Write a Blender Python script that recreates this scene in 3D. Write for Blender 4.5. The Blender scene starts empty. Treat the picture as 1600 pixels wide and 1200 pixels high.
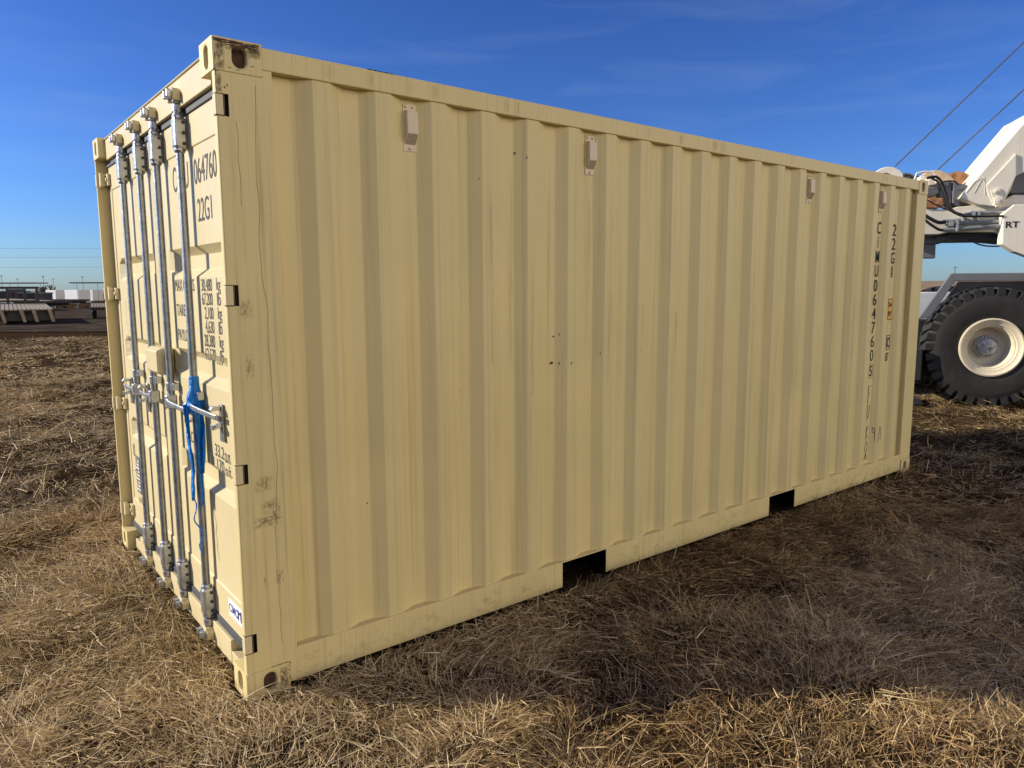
import bpy, bmesh, math, random
import numpy as np
from mathutils import Vector, Matrix

random.seed(7)
rng = np.random.default_rng(11)
S = bpy.context.scene
COL = S.collection
R = math.radians

# ------------------------------------------------------------------ camera
CAM = Vector((-0.889, -2.855, 1.676))
YAW, PITCH, ROLL, FPX = R(51.469), R(-7.491), R(-0.234), 1138.8
fwd = Vector((math.cos(PITCH) * math.cos(YAW), math.cos(PITCH) * math.sin(YAW), math.sin(PITCH)))
r0 = fwd.cross(Vector((0, 0, 1))).normalized()
u0 = r0.cross(fwd)
rgt = math.cos(ROLL) * r0 + math.sin(ROLL) * u0
upv = -math.sin(ROLL) * r0 + math.cos(ROLL) * u0
cam = bpy.data.cameras.new("camera")
camo = bpy.data.objects.new("camera", cam)
COL.objects.link(camo)
M = Matrix((rgt, upv, -fwd)).transposed().to_4x4()
M.translation = CAM
camo.matrix_world = M
cam.sensor_width = 36.0
cam.lens = FPX / 1600 * 36
cam.clip_start = 0.05
cam.clip_end = 12000
S.camera = camo

def ray(u, v):
    return fwd + rgt * ((u - 800) / FPX) + upv * ((600 - v) / FPX)

# ------------------------------------------------------------------ light
SUN_AZ, SUN_EL = R(140.4), R(23)          # direction towards the sun, measured from +X
S.view_settings.view_transform = 'Standard'
S.view_settings.look = 'None'
S.view_settings.gamma = 1
S.view_settings.exposure = 0.34
w = bpy.data.worlds.new("World")
S.world = w
w.use_nodes = True
nt = w.node_tree
bg = nt.nodes["Background"]
sky = nt.nodes.new("ShaderNodeTexSky")
sky.sky_type = 'NISHITA'
sky.sun_disc = False
sky.sun_elevation = SUN_EL
sky.sun_rotation = math.pi / 2 - SUN_AZ
sky.air_density = 1.0
sky.dust_density = 0.3
sky.ozone_density = 2.5
bg.inputs[1].default_value = 0.13
# faint cirrus streaks, direction based
tc = nt.nodes.new("ShaderNodeTexCoord")
mp = nt.nodes.new("ShaderNodeMapping")
mp.inputs['Rotation'].default_value = (0, 0, R(-38))
mp.inputs['Scale'].default_value = (1.6, 3.0, 17.0)
nz = nt.nodes.new("ShaderNodeTexNoise")
nz.inputs['Scale'].default_value = 1.5
nz.inputs['Detail'].default_value = 7
nz.inputs['Roughness'].default_value = 0.55
nz.inputs['Distortion'].default_value = 0.6
rp = nt.nodes.new("ShaderNodeValToRGB")
rp.color_ramp.elements[0].position = 0.5
rp.color_ramp.elements[0].color = (0, 0, 0, 1)
rp.color_ramp.elements[1].position = 0.85
rp.color_ramp.elements[1].color = (0.11, 0.11, 0.11, 1)
mx = nt.nodes.new("ShaderNodeMixRGB")
mx.inputs[2].default_value = (3.2, 4.0, 5.0, 1)
L = nt.links.new
L(tc.outputs['Generated'], mp.inputs[0])
L(mp.outputs[0], nz.inputs[0])
L(nz.outputs[0], rp.inputs[0])
L(rp.outputs[0], mx.inputs[0])
tint = nt.nodes.new("ShaderNodeMixRGB")      # clear, dry winter air: deeper blue than the stock sky
tint.blend_type = 'MULTIPLY'
tint.inputs[0].default_value = 1
tint.inputs[2].default_value = (0.34, 0.50, 0.76, 1)
L(sky.outputs[0], tint.inputs[1])
gam = nt.nodes.new("ShaderNodeGamma"); gam.inputs['Gamma'].default_value = 1.3
dim = nt.nodes.new("ShaderNodeMixRGB"); dim.blend_type = 'MULTIPLY'; dim.inputs[0].default_value = 1
dim.inputs[2].default_value = (0.76, 0.70, 0.73, 1)
L(tint.outputs[0], gam.inputs[0])
L(gam.outputs[0], dim.inputs[1])
L(dim.outputs[0], mx.inputs[1])
# fill light added as an unseen cloud bank in the sky opposite the sun
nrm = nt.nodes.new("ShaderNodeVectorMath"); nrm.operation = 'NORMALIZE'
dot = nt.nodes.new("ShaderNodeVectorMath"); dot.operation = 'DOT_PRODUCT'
FILL_AZ, FILL_EL = R(-70), R(24)
dot.inputs[1].default_value = (math.cos(FILL_EL) * math.cos(FILL_AZ), math.cos(FILL_EL) * math.sin(FILL_AZ), math.sin(FILL_EL))
fill_mask = nt.nodes.new("ShaderNodeMapRange"); fill_mask.interpolation_type = 'SMOOTHSTEP'
fill_mask.inputs['From Min'].default_value = 0.52
fill_mask.inputs['From Max'].default_value = 0.82
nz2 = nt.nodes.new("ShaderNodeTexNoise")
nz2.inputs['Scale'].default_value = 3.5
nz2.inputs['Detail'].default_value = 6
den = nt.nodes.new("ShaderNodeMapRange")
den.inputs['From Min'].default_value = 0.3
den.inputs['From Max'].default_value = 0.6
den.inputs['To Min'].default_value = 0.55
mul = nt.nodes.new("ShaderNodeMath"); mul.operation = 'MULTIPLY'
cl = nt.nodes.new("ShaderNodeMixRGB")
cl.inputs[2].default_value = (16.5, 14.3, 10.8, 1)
sq = nt.nodes.new("ShaderNodeVectorMath"); sq.operation = 'MULTIPLY'   # flattens the added fill so it lights walls more than ground
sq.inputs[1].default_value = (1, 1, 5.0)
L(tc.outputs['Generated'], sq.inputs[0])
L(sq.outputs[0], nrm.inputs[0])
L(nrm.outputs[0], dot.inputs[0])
L(dot.outputs['Value'], fill_mask.inputs['Value'])
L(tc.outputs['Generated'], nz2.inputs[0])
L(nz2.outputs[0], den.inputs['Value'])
L(fill_mask.outputs[0], mul.inputs[0])
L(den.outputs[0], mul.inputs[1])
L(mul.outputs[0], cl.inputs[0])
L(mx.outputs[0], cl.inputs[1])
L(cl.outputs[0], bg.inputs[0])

sun = bpy.data.lights.new("sun", 'SUN')
sun.energy = 5.0
sun.angle = R(0.53)
sun.color = (1.0, 0.90, 0.73)
suno = bpy.data.objects.new("sun", sun)
COL.objects.link(suno)
sd = Vector((math.cos(SUN_EL) * math.cos(SUN_AZ), math.cos(SUN_EL) * math.sin(SUN_AZ), math.sin(SUN_EL)))
suno.rotation_euler = sd.to_track_quat('Z', 'Y').to_euler()
suno.location = (-20, 20, 30)

# ------------------------------------------------------------------ materials
MATS = {}
def mat(name, col, rough=0.6, metal=0.0, var=0.12, scale=6.0, bump=0.0, bscale=40.0, stretch=None, streak=0.0, spec=0.5):
    m = bpy.data.materials.new(name)
    m.use_nodes = True
    n = m.node_tree
    b = n.nodes["Principled BSDF"]
    b.inputs['Roughness'].default_value = rough
    b.inputs['Metallic'].default_value = metal
    b.inputs['Specular IOR Level'].default_value = spec
    co = n.nodes.new("ShaderNodeTexCoord")
    src = co.outputs['Object']
    if stretch:
        mpn = n.nodes.new("ShaderNodeMapping")
        mpn.inputs['Scale'].default_value = stretch
        n.links.new(src, mpn.inputs[0])
        ssrc = mpn.outputs[0]
    else:
        ssrc = src
    no = n.nodes.new("ShaderNodeTexNoise")
    no.inputs['Scale'].default_value = scale
    no.inputs['Detail'].default_value = 6
    no.inputs['Roughness'].default_value = 0.6
    n.links.new(src, no.inputs[0])
    ra = n.nodes.new("ShaderNodeValToRGB")
    ra.color_ramp.elements[0].position = 0.3
    ra.color_ramp.elements[1].position = 0.7
    ra.color_ramp.elements[0].color = tuple(max(0, c * (1 - var)) for c in col) + (1,)
    ra.color_ramp.elements[1].color = tuple(min(1, c * (1 + var)) for c in col) + (1,)
    n.links.new(no.outputs[0], ra.inputs[0])
    out = ra.outputs[0]
    if streak:
        n2 = n.nodes.new("ShaderNodeTexNoise")
        n2.inputs['Scale'].default_value = 1.0
        n2.inputs['Detail'].default_value = 5
        n2.inputs['Roughness'].default_value = 0.65
        n.links.new(ssrc, n2.inputs[0])
        r2 = n.nodes.new("ShaderNodeValToRGB")
        r2.color_ramp.elements[0].position = 0.52
        r2.color_ramp.elements[0].color = (1, 1, 1, 1)
        r2.color_ramp.elements[1].position = 0.78
        r2.color_ramp.elements[1].color = (1 - streak, 1 - streak * 1.08, 1 - streak * 1.2, 1)
        n.links.new(n2.outputs[0], r2.inputs[0])
        mm = n.nodes.new("ShaderNodeMixRGB")
        mm.blend_type = 'MULTIPLY'
        mm.inputs[0].default_value = 1
        n.links.new(out, mm.inputs[1])
        n.links.new(r2.outputs[0], mm.inputs[2])
        out = mm.outputs[0]
    n.links.new(out, b.inputs['Base Color'])
    # roughness breakup
    mr = n.nodes.new("ShaderNodeMapRange")
    mr.inputs['To Min'].default_value = max(0.05, rough - 0.1)
    mr.inputs['To Max'].default_value = min(1, rough + 0.1)
    n.links.new(no.outputs[0], mr.inputs['Value'])
    n.links.new(mr.outputs[0], b.inputs['Roughness'])
    if bump:
        n3 = n.nodes.new("ShaderNodeTexNoise")
        n3.inputs['Scale'].default_value = bscale
        n3.inputs['Detail'].default_value = 4
        n.links.new(src, n3.inputs[0])
        bp = n.nodes.new("ShaderNodeBump")
        bp.inputs['Strength'].default_value = bump
        bp.inputs['Distance'].default_value = 0.02
        n.links.new(n3.outputs[0], bp.inputs['Height'])
        n.links.new(bp.outputs[0], b.inputs['Normal'])
    MATS[name] = m
    return m

PAINT = (0.665, 0.546, 0.262)
m_paint = mat('tan_paint', PAINT, 0.5, var=0.055, scale=1.6, bump=0.06, bscale=5, stretch=(38, 38, 0.55), streak=0.24)
m_post = mat('tan_paint_weathered', PAINT, 0.5, var=0.05, scale=5, bump=0.05, bscale=14, stretch=(55, 55, 0.8), streak=0.24)
m_door = mat('tan_paint_door', (0.63, 0.53, 0.30), 0.42, var=0.02, scale=2, bump=0.03, bscale=4, stretch=(22, 22, 0.6), streak=0.05)
m_rust = mat('rust_brown', (0.075, 0.04, 0.025), 0.9, var=0.4, scale=60, bump=0.3, bscale=120)
m_dark = mat('interior_dark', (0.012, 0.011, 0.01), 0.9, var=0.2)
m_black = mat('marking_black', (0.022, 0.022, 0.026), 0.7, var=0.2, scale=30)
m_seal = mat('rubber_seal', (0.055, 0.06, 0.068), 0.65, var=0.15, scale=20)
m_galv = mat('galvanised_steel', (0.33, 0.35, 0.365), 0.4, metal=0.85, var=0.25, scale=35, bump=0.08, bscale=90)
m_chrome = mat('bright_zinc', (0.46, 0.48, 0.50), 0.34, metal=0.8, var=0.2, scale=30, bump=0.1, bscale=60)
m_bolt = mat('dark_bolt', (0.06, 0.06, 0.065), 0.5, metal=0.6, var=0.2)
m_vent = mat('vent_plastic', (0.70, 0.58, 0.42), 0.55, var=0.03)
m_hole = mat('vent_hole', (0.06, 0.045, 0.03), 0.9, var=0.1)
m_white = mat('sticker_white', (0.78, 0.78, 0.78), 0.5, var=0.04)
m_blue = mat('logo_blue', (0.02, 0.05, 0.28), 0.5, var=0.05)
m_yellow = mat('sticker_yellow', (0.75, 0.38, 0.02), 0.5, var=0.06)
m_plate = mat('data_plate_grey', (0.20, 0.20, 0.20), 0.5, metal=0.3, var=0.3, scale=90)
m_ribbon = mat('blue_plastic', (0.004, 0.21, 0.70), 0.32, var=0.25, scale=25, bump=0.5, bscale=60)
m_crane = mat('crane_cream', (0.82, 0.765, 0.63), 0.4, var=0.05, scale=4, bump=0.03, bscale=8, stretch=(20, 20, 1), streak=0.1)
m_cgrey = mat('crane_grey', (0.155, 0.162, 0.168), 0.45, var=0.08, scale=5, stretch=(15, 15, 1), streak=0.15)
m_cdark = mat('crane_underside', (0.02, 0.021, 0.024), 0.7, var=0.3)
m_winch = mat('winch_grey', (0.13, 0.135, 0.14), 0.6, var=0.3, scale=12)
m_rusty = mat('rusty_orange', (0.38, 0.18, 0.08), 0.85, var=0.5, scale=14, bump=0.3)
m_hose = mat('black_hose', (0.012, 0.012, 0.013), 0.4, var=0.2)
m_pipe = mat('hydraulic_pipe', (0.36, 0.38, 0.39), 0.35, metal=0.5, var=0.1)
m_rope = mat('steel_rope', (0.10, 0.10, 0.11), 0.6, metal=0.5, var=0.2, scale=80)
m_tyre = mat('tyre_rubber', (0.021, 0.020, 0.019), 0.78, var=0.35, scale=9, bump=0.2, bscale=30)
m_rim = mat('rim_cream', (0.70, 0.62, 0.45), 0.45, var=0.07, scale=9, stretch=(9, 9, 9), streak=0.3)
m_hub = mat('hub_metal', (0.42, 0.43, 0.44), 0.55, metal=0.4, var=0.45, scale=14, bump=0.3)
m_wood = mat('weathered_planks', (0.31, 0.265, 0.205), 0.85, var=0.25, scale=3, stretch=(1.2, 9, 9), streak=0.4)
m_tsteel = mat('trailer_black', (0.009, 0.009, 0.010), 0.6, var=0.3)
m_ttan = mat('trailer_tan', (0.24, 0.185, 0.13), 0.8, var=0.3)
m_wbox = mat('trailer_white', (0.5, 0.51, 0.52), 0.5, var=0.04)
m_shed = mat('shed_dark', (0.035, 0.032, 0.032), 0.8, var=0.3)
m_pole = mat('pole_grey', (0.12, 0.12, 0.12), 0.6, var=0.2)
m_bark = mat('bark_grey', (0.07, 0.055, 0.045), 0.9, var=0.3)

# ------------------------------------------------------------------ mesh helper
class MB:
    def __init__(s):
        s.v = []; s.f = []; s.mi = []
    def add(s, vs, fs, mi=0):
        o = len(s.v)
        s.v += [tuple(p) for p in vs]
        s.f += [tuple(i + o for i in f) for f in fs]
        s.mi += [mi] * len(fs)
        return s
    def box(s, x0, x1, y0, y1, z0, z1, mi=0):
        vs = [(x, y, z) for z in (z0, z1) for y in (y0, y1) for x in (x0, x1)]
        return s.add(vs, [(0, 2, 3, 1), (4, 5, 7, 6), (0, 1, 5, 4), (2, 6, 7, 3), (0, 4, 6, 2), (1, 3, 7, 5)], mi)
    def quad(s, a, b, c, d, mi=0):
        return s.add([a, b, c, d], [(0, 1, 2, 3)], mi)
    def prism(s, pts, axis, a, b, mi=0):
        """extrude a 2D outline along axis ('x','y','z') from a to b"""
        def P(p, t):
            return {'x': (t, p[0], p[1]), 'y': (p[0], t, p[1]), 'z': (p[0], p[1], t)}[axis]
        n = len(pts)
        vs = [P(p, a) for p in pts] + [P(p, b) for p in pts]
        fs = [tuple(range(n))[::-1], tuple(range(n, 2 * n))]
        fs += [(i, (i + 1) % n, n + (i + 1) % n, n + i) for i in range(n)]
        return s.add(vs, fs, mi)
    def tube(s, pts, r, n=10, mi=0, cap=True):
        pts = [Vector(p) for p in pts]
        rs = r if isinstance(r, (list, tuple)) else [r] * len(pts)
        o = len(s.v); vs = []; fs = []
        for i, p in enumerate(pts):
            d = (pts[min(i + 1, len(pts) - 1)] - pts[max(i - 1, 0)]).normalized()
            a = d.cross(Vector((0, 0, 1)))
            if a.length < 1e-3: a = d.cross(Vector((0, 1, 0)))
            a.normalize(); b = d.cross(a)
            for k in range(n):
                t = 2 * math.pi * k / n
                vs.append(p + (a * math.cos(t) + b * math.sin(t)) * rs[i])
        for i in range(len(pts) - 1):
            for k in range(n):
                fs.append((i * n + k, i * n + (k + 1) % n, (i + 1) * n + (k + 1) % n, (i + 1) * n + k))
        if cap:
            fs.append(tuple(range(n))[::-1]); fs.append(tuple((len(pts) - 1) * n + k for k in range(n)))
        return s.add(vs, fs, mi)
    def lathe(s, prof, c, axis='y', n=48, mi=0):
        """profile of (radius, offset along axis) about the point c"""
        vs = []; fs = []
        for (r, t) in prof:
            for k in range(n):
                a = 2 * math.pi * k / n
                ca, sa = r * math.cos(a), r * math.sin(a)
                vs.append({'y': (c[0] + ca, c[1] + t, c[2] + sa), 'z': (c[0] + ca, c[1] + sa, c[2] + t), 'x': (c[0] + t, c[1] + ca, c[2] + sa)}[axis])
        for i in range(len(prof) - 1):
            for k in range(n):
                fs.append((i * n + k, i * n + (k + 1) % n, (i + 1) * n + (k + 1) % n, (i + 1) * n + k))
        return s.add(vs, fs, mi)
    def build(s, name, mats, parent=None, smooth=False, bevel=0.0, fix=True):
        me = bpy.data.meshes.new(name)
        me.from_pydata(s.v, [], s.f)
        mats = mats if isinstance(mats, (list, tuple)) else [mats]
        for m in mats: me.materials.append(m)
        if len(mats) > 1: me.polygons.foreach_set('material_index', s.mi)
        if fix:
            bm = bmesh.new(); bm.from_mesh(me)
            bmesh.ops.recalc_face_normals(bm, faces=bm.faces)
            bm.to_mesh(me); bm.free()
        if smooth:
            me.polygons.foreach_set('use_smooth', [True] * len(me.polygons))
        o = bpy.data.objects.new(name, me)
        COL.objects.link(o)
        if parent: o.parent = parent
        if bevel:
            md = o.modifiers.new('bevel', 'BEVEL'); md.width = bevel; md.segments = 2; md.limit_method = 'ANGLE'; md.angle_limit = R(35)
        if smooth:
            md = o.modifiers.new('wn', 'EDGE_SPLIT'); md.split_angle = R(40)
        return o

def tag(o, label=None, cat=None, group=None, kind=None):
    if label: o['label'] = label
    if cat: o['category'] = cat
    if group: o['group'] = group
    if kind: o['kind'] = kind
    return o

def empty(name, loc=(0, 0, 0), rz=0.0):
    o = bpy.data.objects.new(name, None)
    o.location = loc; o.rotation_euler = (0, 0, rz); o.empty_display_size = 0.2
    COL.objects.link(o)
    return o

def text_mesh(body, size_w, size_h, thick=0.0):
    """flat lettering mesh fitted into size_w x size_h, origin bottom left"""
    cu = bpy.data.curves.new('tmp', 'FONT'); cu.body = body; cu.offset = thick
    ob = bpy.data.objects.new('tmp', cu); COL.objects.link(ob)
    dg = bpy.context.evaluated_depsgraph_get()
    me = bpy.data.meshes.new_from_object(ob.evaluated_get(dg))
    bpy.data.objects.remove(ob); bpy.data.curves.remove(cu)
    n = len(me.vertices); a = np.zeros(n * 3); me.vertices.foreach_get('co', a); a = a.reshape(-1, 3)
    lo, hi = a.min(0), a.max(0)
    a[:, 0] = (a[:, 0] - lo[0]) / max(1e-6, hi[0] - lo[0]) * size_w
    a[:, 1] = (a[:, 1] - lo[1]) / max(1e-6, hi[1] - lo[1]) * size_h
    fs = [tuple(p.vertices) for p in me.polygons]
    bpy.data.meshes.remove(me)
    return a, fs

class Letters(MB):
    """lettering laid on a plane: mode 'door' (faces -X, reads towards -Y) or 'side' (faces -Y, reads towards +X)"""
    def put(s, body, h0, z0, wd, ht, plane, mode, mi=0, thick=0.0):
        a, fs = text_mesh(body, wd, ht, thick)
        if mode == 'door': vs = [(plane, h0 - p[0], z0 + p[1]) for p in a]
        else: vs = [(h0 + p[0], plane, z0 + p[1]) for p in a]
        return s.add(vs, fs, mi)

# ------------------------------------------------------------------ value noise for terrain and straw
class VN:
    def __init__(s, seed):
        s.t = np.random.default_rng(seed).random((256, 256))
    def __call__(s, x, y):
        xi = np.floor(x).astype(int); yi = np.floor(y).astype(int)
        fx = x - xi; fy = y - yi
        fx = fx * fx * (3 - 2 * fx); fy = fy * fy * (3 - 2 * fy)
        g = lambda i, j: s.t[i & 255, j & 255]
        return (g(xi, yi) * (1 - fx) + g(xi + 1, yi) * fx) * (1 - fy) + (g(xi, yi + 1) * (1 - fx) + g(xi + 1, yi + 1) * fx) * fy
n1, n2, n3, n4, n5 = (VN(k) for k in (1, 2, 3, 4, 5))

CL, CW, CH = 6.058, 2.438, 2.591
def smooth01(x): x = np.clip(x, 0, 1); return x * x * (3 - 2 * x)
def ground_z(x, y):
    x = np.asarray(x, float); y = np.asarray(y, float)
    r = np.hypot(x - CAM.x, y - CAM.y)
    b = (n1(x * 0.9, y * 0.9) - .5) * .10 + (n2(x * 2.6 + 7, y * 2.6) - .5) * .10 + (n3(x * 7, y * 7) - .5) * .055
    b = b * (1 - smooth01((r - 22) / 12)) + (n4(x * .12, y * .12) - .5) * .10 * smooth01((r - 4) / 10) * (1 - smooth01((r - 22) / 8))
    # under the container the ground is pressed flat
    dx = np.maximum(np.maximum(-x, x - CL), 0); dy = np.maximum(np.maximum(-y, y - CW), 0)
    d = np.hypot(dx, dy)
    k = smooth01((d - 0.05) / 0.5)
    b = b * k - 0.035 + 0.020 * (1 - k)
    b = b - 3.0 * smooth01((r - 75) / 90)
    return b

# ------------------------------------------------------------------ setting: ground
def build_ground():
    ang = [YAW + R(a) for a in np.concatenate([np.linspace(-56, 56, 225), np.linspace(60, 300, 61)])]
    rad = [0.15]
    while rad[-1] < 6500:
        g = 0.011 if rad[-1] < 30 else 0.09
        rad.append(rad[-1] * (1 + g) if rad[-1] > 1.6 else rad[-1] + 0.15)
    rad = np.array(rad); ang = np.array(ang)
    RR, AA = np.meshgrid(rad, ang, indexing='ij')
    X = CAM.x + RR * np.cos(AA); Y = CAM.y + RR * np.sin(AA)
    Z = ground_z(X, Y)
    nr, na = RR.shape
    vs = np.stack([X, Y, Z], -1).reshape(-1, 3)
    i = np.arange(nr - 1)[:, None] * na; j = np.arange(na)[None, :]; j2 = (j + 1) % na
    F = np.stack([i + j, i + na + j, i + na + j2, i + j2], -1).reshape(-1, 4)
    me = bpy.data.meshes.new('ground')
    vs = np.vstack([vs, [[CAM.x, CAM.y, float(ground_z(CAM.x, CAM.y))]]])
    fs = F.tolist() + [(len(vs) - 1, int(k), int((k + 1) % na)) for k in range(na)]
    me.from_pydata(vs.tolist(), [], fs)
    me.polygons.foreach_set('use_smooth', [True] * len(me.polygons))
    o = bpy.data.objects.new('ground', me); COL.objects.link(o)
    m = bpy.data.materials.new('dry_soil_thatch'); m.use_nodes = True
    n = m.node_tree; b = n.nodes['Principled BSDF']; b.inputs['Roughness'].default_value = .95; b.inputs['Specular IOR Level'].default_value = 0.0
    co = n.nodes.new('ShaderNodeTexCoord')
    a1 = n.nodes.new('ShaderNodeTexNoise'); a1.inputs['Scale'].default_value = 3.0; a1.inputs['Detail'].default_value = 10; a1.inputs['Roughness'].default_value = .7
    a2 = n.nodes.new('ShaderNodeTexNoise'); a2.inputs['Scale'].default_value = 45; a2.inputs['Detail'].default_value = 6; a2.inputs['Distortion'].default_value = 1.5
    n.links.new(co.outputs['Object'], a1.inputs[0]); n.links.new(co.outputs['Object'], a2.inputs[0])
    mxx = n.nodes.new('ShaderNodeMath'); mxx.operation = 'ADD'; n.links.new(a1.outputs[0], mxx.inputs[0])
    n.links.new(a2.outputs[0], mxx.inputs[1])
    rr = n.nodes.new('ShaderNodeValToRGB')
    e = rr.color_ramp.elements
    e[0].position = .33; e[0].color = (.016, .010, .006, 1)
    e[1].position = .72; e[1].color = (.15, .10, .05, 1)
    x = e.new(.5); x.color = (.05, .032, .017, 1)
    dv = n.nodes.new('ShaderNodeMath'); dv.operation = 'MULTIPLY'; dv.inputs[1].default_value = .5
    n.links.new(mxx.outputs[0], dv.inputs[0]); n.links.new(dv.outputs[0], rr.inputs[0]); n.links.new(rr.outputs[0], b.inputs['Base Color'])
    bp = n.nodes.new('ShaderNodeBump'); bp.inputs['Strength'].default_value = .9; bp.inputs['Distance'].default_value = .03
    n.links.new(a2.outputs[0], bp.inputs['Height']); n.links.new(bp.outputs[0], b.inputs['Normal'])
    me.materials.append(m)
    tag(o, kind='structure')
build_ground()

def at_depth(u, v, depth):
    return CAM + ray(u, v) * depth
def row_point(u, depth, z):
    """world point in the vertical plane through image column u at the given depth, at height z"""
    p = CAM + (fwd + rgt * ((u - 800) / FPX)) * depth
    return Vector((p.x, p.y, z))

# gravel yard beyond the grass (left background)
def build_yard():
    nx, ny = 60, 40
    fl = Vector((fwd.x, fwd.y, 0)).normalized(); rl = Vector((rgt.x, rgt.y, 0)).normalized()
    me = MB(); vs = []
    for j in range(ny + 1):
        for i in range(nx + 1):
            lat = -80 + 160 * i / nx
            d = 29.5 + (n5(np.array(lat * .35), np.array(3.3)).item() - .5) * 1.6 + 44 * (j / ny) - lat * 0.02
            p = CAM + fl * d + rl * lat
            vs.append((p.x, p.y, float(ground_z(p.x, p.y)) + .03))
    fs = [(j * (nx + 1) + i, j * (nx + 1) + i + 1, (j + 1) * (nx + 1) + i + 1, (j + 1) * (nx + 1) + i) for j in range(ny) for i in range(nx)]
    me.add(vs, fs)
    m = mat('dark_gravel', (.066, .052, .042), .98, var=.65, scale=.7, bump=.8, bscale=9, spec=0.0)
    tag(me.build('gravel_yard', m), kind='structure')
build_yard()

# low dry hills on the far horizon
def build_hills():
    fl = Vector((fwd.x, fwd.y, 0)).normalized(); rl = Vector((rgt.x, rgt.y, 0)).normalized()
    mb = MB(); vs = []; N = 120
    for row, (d, hk) in enumerate(((900, 0), (1100, .6), (1350, 1), (1900, 0))):
        for i in range(N + 1):
            lat = -2600 + 5200 * i / N
            p = CAM + fl * d + rl * lat
            side = 0.22 + 0.78 * float(smooth01((lat - 100) / 500))
            h = (12 + 5 * n1(np.array(lat * .004), np.array(2.)).item()) * side * hk * 1.15
            vs.append((p.x, p.y, -3.3 + h + (0 if hk else -1)))
    fs = [(r * (N + 1) + i, r * (N + 1) + i + 1, (r + 1) * (N + 1) + i + 1, (r + 1) * (N + 1) + i) for r in range(3) for i in range(N)]
    mb.add(vs, fs)
    m = mat('dry_hillside', (.30, .215, .14), .95, var=.3, scale=.02, spec=0.1)
    tag(mb.build('hills', m, smooth=True), kind='structure')
build_hills()

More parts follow.
